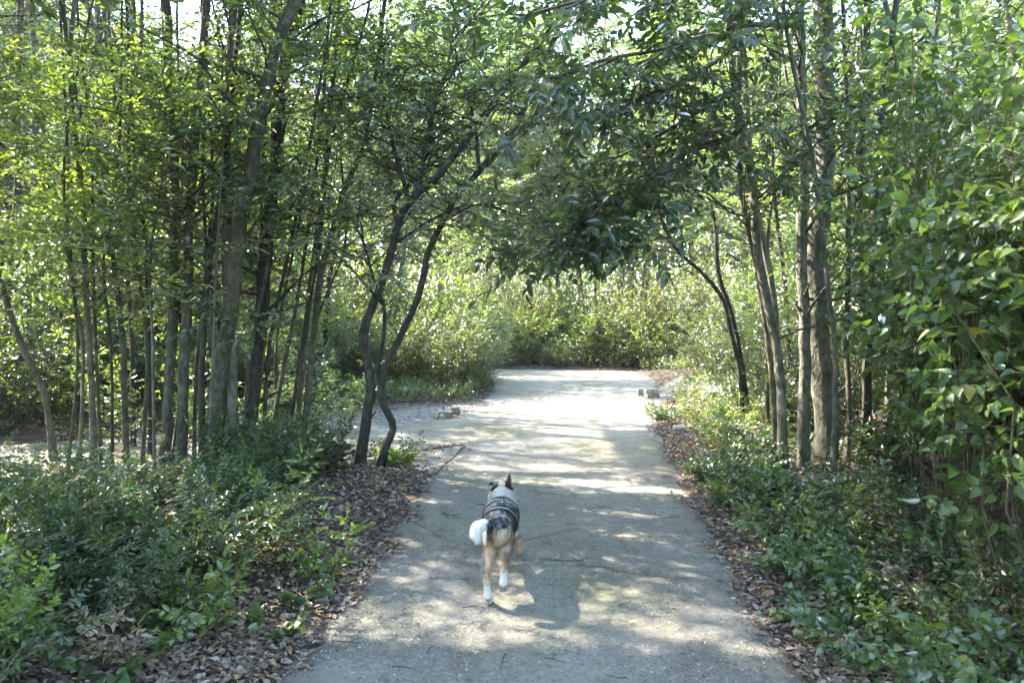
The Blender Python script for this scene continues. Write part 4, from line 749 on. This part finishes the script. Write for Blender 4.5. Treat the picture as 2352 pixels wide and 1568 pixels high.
# the far wood that reads as one mass
g = Geo(); n = 240000; a = R.uniform(-3.1416, 3.1416, n); rr = R.uniform(38, 46, n); zz = R.random(n) ** .8 * (9.5 + 5 * fbm(a * 9 + 40, rr * .2))
P = np.stack([rr * np.sin(a), rr * np.cos(a), zz], -1); leaves(g, P, rand_unit(n), rand_unit(n), .38, .22, 'rhomb')
tag(g.build('far_wood', M['bright']), 'mass of far woodland leaves closing the horizon', 'woodland', kind='stuff')

# ------------------------------------------------------------------ stones, boards, twigs
def stone_mat(name, a, b):
    m, nt, out = mat_nodes(name); n = nt.nodes; l = nt.links; tc = n.new('ShaderNodeTexCoord')
    q = n.new('ShaderNodeTexNoise'); q.inputs['Scale'].default_value = 12; q.inputs['Detail'].default_value = 7; l.new(tc.outputs['Object'], q.inputs[0])
    r = ramp(nt, [(.35, a), (.65, b)], q.outputs[0]); bu = n.new('ShaderNodeBump'); bu.inputs['Distance'].default_value = .02; l.new(q.outputs[0], bu.inputs['Height'])
    p = n.new('ShaderNodeBsdfPrincipled'); p.inputs['Roughness'].default_value = .9; l.new(r.outputs[0], p.inputs['Base Color']); l.new(bu.outputs[0], p.inputs['Normal']); l.new(p.outputs[0], out.inputs[0]); return m
st_m = stone_mat('limestone', (.24, .22, .18), (.46, .43, .36)); wd_m = stone_mat('weathered_board', (.10, .085, .065), (.2, .18, .14))
def stone(label, px, py, sx, sy, sz, rz, block=False):
    bm = bmesh.new(); bmesh.ops.create_cube(bm, size=1); bmesh.ops.bevel(bm, geom=bm.edges[:], offset=.13 if block else .22, segments=3, affect='EDGES', profile=.6)
    bmesh.ops.subdivide_edges(bm, edges=bm.edges[:], cuts=2, use_grid_fill=True)
    for v in bm.verts:
        k = .13 if block else .2
        v.co += Vector([mnoise.noise(v.co * 2.3 + Vector((px, s * 7, 0))) * k for s in range(3)]); v.co.x *= sx; v.co.y *= sy; v.co.z *= sz
    me = bpy.data.meshes.new('stone'); bm.to_mesh(me); bm.free(); me.materials.append(st_m)
    for p in me.polygons: p.use_smooth = True
    o = link(bpy.data.objects.new('stone_block' if block else 'stone', me)); p = G(px, py); o.location = (p[0], p[1], sz * .42); o.rotation_euler = (0, 0, rz); return tag(o, label, 'stone')
stone('squared pale stone block at the right edge of the path by the bend', 1496, 912, .22, .2, .17, .2, True)
stone('smaller pale stone block touching the left of the squared one', 1472, 908, .13, .18, .15, -.1, True)
stone('rough boulder at the corner of the gravel strip left of the path', 1024, 958, .19, .15, .10, .5)
stone('small rough stone just right of the boulder', 1045, 950, .13, .12, .12, 1.1)
stone('weathered stone half buried in the verge of the right side', 1572, 992, .22, .18, .10, .4)
stone('pale sunlit earth-coloured rock on the bank right of the bend', 1655, 925, .9, .7, .28, .3)
def board(label, a, b):
    A = G(*a); B = G(*b); d = norm(B - A); s = np.cross(d, [0, 0, 1]); n = 24; t = np.linspace(0, 1, n)
    C = A + (B - A) * t[:, None]; V = []
    for i in range(n):
        wv = .006 + .002 * R.random(); hh = .009 + .004 * R.random()
        for sx, z in ((-1, -.02), (-1, hh), (1, hh), (1, -.02)): V.append(C[i] + s * wv * sx + np.array([0, 0, z]))
    i = np.arange(n - 1)[:, None] * 4
    F = np.concatenate([i + [k, (k + 1) % 4, (k + 1) % 4 + 4, k + 4] for k in range(4)] + [np.array([[0, 3, 2, 1]]), np.array([[0, 1, 2, 3]]) + 4 * (n - 1)])
    return tag(mk('edging_board', np.array(V), [F], wd_m), label, 'path edging', 'boards edging the gravel')
board('long thin board edging the side path from the corner toward the twin stems', (1066, 1021), (700, 1066))
board('short thin board edging the main path from the same corner toward the camera', (1068, 1023), (1000, 1088))
board('dark board at the right edge of the path before the verge corner', (1488, 940), (1512, 978))
tw = [(1080, 1330, 1000, 1325), (1060, 1395, 1100, 1388), (1015, 1180, 1060, 1186), (1030, 1190, 1010, 1172), (1340, 1285, 1240, 1283), (1200, 1285, 1232, 1284), (1180, 1445, 1240, 1452), (1240, 1452, 1215, 1460), (1440, 1555, 1390, 1548), (900, 1530, 955, 1536), (1350, 1170, 1400, 1166), (1500, 1190, 1560, 1186), (1620, 1250, 1660, 1262), (980, 1500, 1000, 1480), (1420, 1390, 1450, 1380), (1110, 1240, 1080, 1238), (1250, 1510, 1300, 1522), (1540, 1330, 1580, 1326), (1300, 1200, 1330, 1204), (1160, 1500, 1150, 1540), (760, 1470, 830, 1476), (1130, 1160, 1090, 1156)]
for i, (x0, y0, x1, y1) in enumerate(tw):
    A = G(x0, y0, .012); B = G(x1, y1, .012); Mid = (A + B) / 2 + np.array([R.normal() * .006, R.normal() * .014, .004]); C = smoothline([A, Mid, B], 8); L = np.linalg.norm(B - A)
    g = Geo(); tubes(g, C, np.linspace(.0032, .0014, 8) * (.6 + .7 * R.random()), 5)
    if L > .12: Q = smoothline([C[4], C[4] + (C[6] - C[4]) * .7 + np.array([.02, .03, .006]), C[6] + np.array([.03, .05, 0])], 5); tubes(g, Q, np.linspace(.0018, .0008, 5), 4)
    place = ['left of the dog hind paws', 'under the planted hind paw', 'left of the dog head', 'forking by the dog shoulder', 'right of the lifted forepaw', 'near the dog belly', 'below the dog near the bottom', 'crossing another below the dog', 'at the bottom centre edge', 'at the lower left of the path', 'ahead right of the dog', 'by the right-hand shade', 'near the right verge', 'on the lower left path', 'in the lower sun stripe', 'left of the tail', 'under the sun stripes at the bottom', 'right of centre in shade', 'just right of the harness', 'upright in view at the bottom', 'across the left path edge', 'beside the dog ear'][i]
    tag(g.build('twig', M['bark_dark'], None, True), ('short' if L < .1 else 'long' if L > .2 else 'bent') + ' dark twig on the path ' + place, 'twig', 'fallen twigs on the path')

# ------------------------------------------------------------------ the dog
def dog():
    parts = []   # (p0, r0, p1, r1)
    def chain(*pr):
        for a, b in zip(pr[:-1], pr[1:]): parts.append((a[0], a[1], b[0], b[1]))
    chain(((-.078, 4.06, .350), .072), ((-.080, 4.14, .352), .082), ((-.078, 4.24, .338), .086), ((-.074, 4.36, .325), .096), ((-.068, 4.46, .325), .100), ((-.062, 4.55, .360), .086), ((-.062, 4.62, .388), .080), ((-.064, 4.68, .402), .064))
    chain(((-.070, 4.36, .29), .085), ((-.065, 4.47, .28), .082))                       # deep chest
    chain(((-.064, 4.69, .408), .060), ((-.066, 4.745, .405), .054), ((-.070, 4.80, .375), .034), ((-.072, 4.86, .362), .022))  # skull, muzzle
    # hind left, planted and pushing off
    chain(((-.110, 4.09, .335), .056), ((-.118, 4.10, .275), .044), ((-.126, 4.06, .225), .030), ((-.134, 3.965, .165), .0200), ((-.131, 3.972, .10), .0175), ((-.127, 3.982, .055), .022), ((-.125, 3.995, .030), .023), ((-.125, 4.01, .020), .019))
    # hind right, folded in the air
    chain(((-.052, 4.09, .325), .056), ((-.042, 4.09, .275), .042), ((-.040, 4.03, .240), .028), ((-.040, 3.96, .215), .020), ((-.046, 3.955, .165), .018), ((-.050, 3.953, .135), .023), ((-.052, 3.962, .108), .019))
    # front: one planted ahead, one lifted at the right
    chain(((-.060, 4.50, .29), .055), ((-.048, 4.47, .215), .034), ((-.034, 4.51, .11), .021), ((-.026, 4.52, .045), .019), ((-.024, 4.545, .020), .020))
    chain(((-.025, 4.49, .29), .052), ((.004, 4.46, .225), .034), ((.026, 4.50, .185), .022), ((.034, 4.45, .165), .022), ((.036, 4.43, .155), .019))
    # tail: starts on the croup and curls over to the left
    chain(((-.095, 4.03, .392), .022), ((-.130, 3.99, .418), .018), ((-.160, 3.965, .424), .024), ((-.178, 3.955, .408), .028), ((-.183, 3.95, .385), .027), ((-.176, 3.95, .362), .018))
    bm = bmesh.new()
    for p0, r0, p1, r1 in parts:
        p0 = Vector(p0); p1 = Vector(p1); n = max(2, int((p1 - p0).length / (min(r0, r1) * .35)))
        for i in range(n + 1):
            t = i / n; r = r0 + (r1 - r0) * t
            q = bmesh.ops.create_icosphere(bm, subdivisions=2, radius=r)
            for v in q['verts']: v.co += p0.lerp(p1, t)
    # toes
    def toes(c, d, s=.009, w=.011):
        c = Vector(c); d = Vector(d)
        for k in (-1.5, -.5, .5, 1.5):
            q = bmesh.ops.create_icosphere(bm, subdivisions=2, radius=s * (1.05 if abs(k) < 1 else .9))
            for v in q['verts']: v.co += c + Vector((k * w, 0, 0)) + d * (1 if abs(k) < 1 else .6)
    toes((-.125, 4.018, .012), (0, .012, 0)); toes((-.052, 3.965, .098), (0, 0, -.010)); toes((-.024, 4.556, .012), (0, .012, 0)); toes((.037, 4.425, .145), (0, -.006, -.008), .008, .009)
    # ears: right one pricked, left one tipped over sideways
    def ear(base, tip, wid, thick, fold=None):
        b = Vector(base); t = Vector(tip); ax = (t - b)
        for i in range(13):
            f = i / 12; w_ = wid * (1 - f) ** .75 + .002; c = b + ax * f
            if fold: c = c + Vector(fold) * f * f
            q = bmesh.ops.create_icosphere(bm, subdivisions=2, radius=1)
            for v in q['verts']: v.co = Vector((v.co.x * w_, v.co.y * thick, v.co.z * .008)) + c
    ear((-.030, 4.715, .430), (-.020, 4.700, .512), .023, .007)
    ear((-.098, 4.715, .432), (-.130, 4.70, .478), .024, .008, (-.012, -.015, -.022))
    me = bpy.data.meshes.new('dog'); bm.to_mesh(me); bm.free(); tmp = bpy.data.objects.new('tmp', me); link(tmp)
    m = tmp.modifiers.new('r', 'REMESH'); m.mode = 'VOXEL'; m.voxel_size = .0042
    m = tmp.modifiers.new('s', 'SMOOTH'); m.factor = .5; m.iterations = 5
    dg = bpy.context.evaluated_depsgraph_get(); me2 = bpy.data.meshes.new_from_object(tmp.evaluated_get(dg)); bpy.data.objects.remove(tmp)
    me2.name = 'dog'
    def mix(a, b, t): t = max(0., min(1., t)); return [a[i] + (b[i] - a[i]) * t for i in range(3)]
    WHITE = (.72, .69, .62); BLACK = (.016, .018, .024); GREY = (.24, .255, .28); TAN = (.44, .28, .16); CREAM = (.60, .48, .33); BROWN = (.12, .06, .035)
    def col(x, y, z):
        # grey pads under the lifted and the pushing paw
        if y < 3.975 and ((x < -.1 and z < .045) or (x > -.07 and z < .125 and z > .08)): return (.30, .26, .24)
        nn = mnoise.noise(Vector((x * 24, y * 20, z * 20))); n2 = mnoise.noise(Vector((x * 11 + 5, y * 9, z * 11))); n3 = mnoise.noise(Vector((x * 90, y * 30, z * 60)))
        if x < -.135 and z > .30 and y < 4.05: return mix((.78, .77, .73), CREAM, n3 * .3)
        if y > 4.60:      # head and neck
            if x > -.047 and z > .435: return mix(BROWN, BLACK, n3 + (.5 if x < -.028 else -.1))
            if x < -.088 and z > .430: return mix(GREY, BLACK, nn * 2 + .5)
            return mix((.80, .78, .72), CREAM, n3 * .4)
        if y > 4.435 and z > .30: return mix((.80, .78, .72), CREAM, n3 * .4)
        if y > 4.38 and z < .225: return mix(WHITE, CREAM, n3) if x < .0 else mix(TAN, CREAM, n3 + .2)
        if z < .16 or (x > -.07 and y < 4.02 and z < .205): return mix(WHITE, CREAM, n3 * .8 + (.9 if .12 < z and x < -.1 else 0))
        if y < 4.2 and z < .27:
            if x < -.138: return mix(GREY, BLACK, .35 + n3)
            c = mix(CREAM, TAN, .35 + n3 + (.5 if z < .2 else 0))
            if x > -.045: c = mix(c, BROWN, .6)
            return c
        if y < 4.11:      # seat of the trousers
            if z > .390: return mix(BLACK, GREY, .15 + n3 + nn)
            if x < -.10 and z > .325: return mix(BLACK, TAN, (.385 - z) * 9 + n3 * .6)
            if z > .34: return mix(BLACK, CREAM if x > -.075 else TAN, (.405 - z) * 24 + .1 + n3)
            return mix(CREAM, TAN, .25 + n3 * 1.5 + 1.3 * math.exp(-((x + .078) / .013) ** 2) * (z < .31))
        base = mix(GREY, BLACK, (nn * 3.2 + n2 * 1.2 - .1))
        if n2 + nn * .4 > .38 and z > .36: base = CREAM
        if z < .25: base = mix(base, WHITE, .7)
        if z < .33: base = mix(base, CREAM, .3)
        return base
    V = np.array([v.co for v in me2.vertices]); cols = np.array([[*col(*p), 1] for p in V], np.float32)
    at = me2.attributes.new('fur', 'FLOAT_COLOR', 'POINT'); at.data.foreach_set('color', cols.ravel())
    m, nt, out = mat_nodes('dog_coat'); n = nt.nodes; l = nt.links
    a = n.new('ShaderNodeAttribute'); a.attribute_name = 'fur'; p = n.new('ShaderNodeBsdfPrincipled'); p.inputs['Roughness'].default_value = .8
    tc = n.new('ShaderNodeTexCoord'); q = n.new('ShaderNodeTexNoise'); q.inputs['Scale'].default_value = 160; l.new(tc.outputs['Object'], q.inputs[0]); bu = n.new('ShaderNodeBump'); bu.inputs['Distance'].default_value = .003; l.new(q.outputs[0], bu.inputs['Height']); l.new(bu.outputs[0], p.inputs['Normal'])
    l.new(a.outputs['Color'], p.inputs['Base Color']); l.new(p.outputs[0], out.inputs[0])
    me2.materials.clear(); me2.materials.append(m)
    for f in me2.polygons: f.use_smooth = True
    o = link(bpy.data.objects.new('dog', me2)); tag(o, 'merle dog in a dark harness trotting away down the path, white tail curled left', 'dog')
    # fur: thin tapering hairs laid along the flow of the coat
    me2.calc_loop_triangles(); tri = np.array([t.vertices[:] for t in me2.loop_triangles]); A, B, C = V[tri[:, 0]], V[tri[:, 1]], V[tri[:, 2]]
    cr = np.cross(B - A, C - A); ar = np.linalg.norm(cr, axis=1)
    NH = 60000; k = R.choice(len(tri), NH, p=ar / ar.sum()); u = R.random((NH, 2)); fl = u.sum(1) > 1; u[fl] = 1 - u[fl]
    P = A[k] + (B[k] - A[k]) * u[:, :1] + (C[k] - A[k]) * u[:, 1:]; Nn = norm(cr[k])
    flow = np.tile([0, -1.0, -.55], (NH, 1)); low = P[:, 2] < .26; flow[low] = [0, -.3, -1]
    tail = (P[:, 0] < -.135) & (P[:, 1] < 4.05) & (P[:, 2] > .3); flow[tail] = norm(P[tail] - np.array([-.15, 3.97, .45])) + np.array([0, 0, -.4])
    flow = flow + R.normal(size=flow.shape) * .22; flow -= Nn * (flow * Nn).sum(1, keepdims=True); flow = norm(flow)
    ln = np.full(NH, .014); ln[tail] = .022; ln[(P[:, 1] > 4.5) & (P[:, 2] > .25) & (P[:, 1] < 4.68)] = .026; ln[(P[:, 1] < 4.12) & (P[:, 2] > .19) & (P[:, 2] < .36)] = .026
    ln[(P[:, 2] < .12)] = .006; ln[(P[:, 1] > 4.69)] = .010; ln *= .6 + .7 * R.random(NH)
    lift = np.where(tail, .55, .30)[:, None]
    T_ = P + (flow * (1 - lift * .4) + Nn * lift) * ln[:, None]; Sx = norm(np.cross(flow, Nn)) * .0011
    HV = np.stack([P - Nn * .001 + Sx, P - Nn * .001 - Sx, T_], 1).reshape(-1, 3)
    hc = cols[tri[k, 0]]; hc = hc * (.85 + .3 * R.random((NH, 1))); hc[:, 3] = 1
    mk('fur', HV, [np.arange(NH * 3).reshape(-1, 3)], m, o, attrs={'fur': np.repeat(hc, 3, 0)})
    # harness
    bvh = BVHTree.FromPolygons([tuple(v) for v in V], [tuple(t) for t in tri])
    hm, nt, out = mat_nodes('harness_webbing'); p = nt.nodes.new('ShaderNodeBsdfPrincipled'); p.inputs['Base Color'].default_value = (.012, .018, .032, 1); p.inputs['Roughness'].default_value = .6
    wv = nt.nodes.new('ShaderNodeTexNoise'); wv.inputs['Scale'].default_value = 300; bu = nt.nodes.new('ShaderNodeBump'); bu.inputs['Distance'].default_value = .002; nt.links.new(wv.outputs[0], bu.inputs['Height']); nt.links.new(bu.outputs[0], p.inputs['Normal']); nt.links.new(p.outputs[0], out.inputs[0])
    pm, nt, out = mat_nodes('reflective_piping'); p = nt.nodes.new('ShaderNodeBsdfPrincipled'); p.inputs['Base Color'].default_value = (.45, .48, .5, 1); p.inputs['Roughness'].default_value = .4; nt.links.new(p.outputs[0], out.inputs[0])
    sm, nt, out = mat_nodes('steel_ring'); p = nt.nodes.new('ShaderNodeBsdfPrincipled'); p.inputs['Base Color'].default_value = (.5, .5, .5, 1); p.inputs['Metallic'].default_value = 1; p.inputs['Roughness'].default_value = .3; nt.links.new(p.outputs[0], out.inputs[0])
    def band(c, tilt, w_, name, mat, parent, a0=0, a1=360, off=.012, thick=.004):
        c = Vector(c); e1 = Vector((1, 0, 0)); e2 = Vector((0, math.sin(tilt), math.cos(tilt))); ax = e1.cross(e2); n = 48; rings = []
        for i in range(n + 1):
            th = math.radians(a0 + (a1 - a0) * i / n); d = e1 * math.cos(th) + e2 * math.sin(th); row = []
            for s in (-1, 1):
                cc = c + ax * s * w_ / 2; h = bvh.ray_cast(cc + d * .4, -d); q = h[0] if h[0] else cc + d * .09
                row += [q + d * off, q + d * (off - thick)]
            rings.append(row)
        VV = np.array([list(v) for r in rings for v in r]); i = np.arange(n)[:, None] * 4
        F = np.concatenate([i + [0, 4, 6, 2], i + [2, 6, 7, 3], i + [3, 7, 5, 1], i + [1, 5, 4, 0]])
        return mk(name, VV, [F], mat, parent, smooth=False)
    hn = band((-.068, 4.30, .31), -.42, .024, 'harness', hm, o)
    band((-.064, 4.435, .335), .22, .030, 'neck_strap', hm, hn)
    band((-.067, 4.355, .32), -.05, .12, 'back_panel', hm, hn, 78, 102, .0140)
    band((-.068, 4.312, .31), -.42, .004, 'piping', pm, hn, 45, 135, .0150, .003)
    band((-.064, 4.418, .335), .22, .004, 'piping', pm, hn, 30, 80, .0150, .003); band((-.064, 4.418, .335), .22, .004, 'piping', pm, hn, 100, 150, .0150, .003)
    # lead ring on the back
    hit = bvh.ray_cast(Vector((-.067, 4.345, .7)), Vector((0, 0, -1)))[0]
    th = np.linspace(0, 2 * math.pi, 17); c = np.array(hit) + [0, 0, .026]
    g = Geo(); tubes(g, np.stack([c[0] + .012 * np.cos(th), np.full(17, c[1]), c[2] + .010 * np.sin(th)], -1), np.full(17, .0022), 6); g.build('lead_ring', sm, hn, True)
    o.scale = (1.05, 1.05, 1.05); o.location = (.006, -.32, 0)
    return o
dog()
for o in S.objects:
    if '_u' in o: del o['_u']
for o in S.objects:
    if o.get('label') and len(o['label'].split()) > 16: print('LONG', o['label'])
print('TRIS', sum(len(o.data.polygons) for o in S.objects if o.type == 'MESH'), 'OBJ', len(S.objects))

# ------------------------------------------------------------------ the air
if HAZE:
    hb = Geo(); x0, x1, y0, y1, z0, z1_ = -300, 300, -300, 300, -1.2, 24
    V = [(x, y, z) for z in (z0, z1_) for (x, y) in ((x0, y0), (x1, y0), (x1, y1), (x0, y1))]
    hm, nt, out = mat_nodes('thin_haze'); v = nt.nodes.new('ShaderNodeVolumePrincipled'); v.inputs['Density'].default_value = HAZE; v.inputs['Color'].default_value = (.95, .96, 1, 1); v.inputs['Anisotropy'].default_value = .3
    nt.links.new(v.outputs[0], out.inputs['Volume'])
    o = mk('haze', np.array(V, float), [np.array([[0, 3, 2, 1], [4, 5, 6, 7], [0, 1, 5, 4], [1, 2, 6, 5], [2, 3, 7, 6], [3, 0, 4, 7]])], hm); tag(o, 'thin bright haze in the air among the trees', 'haze', kind='stuff')
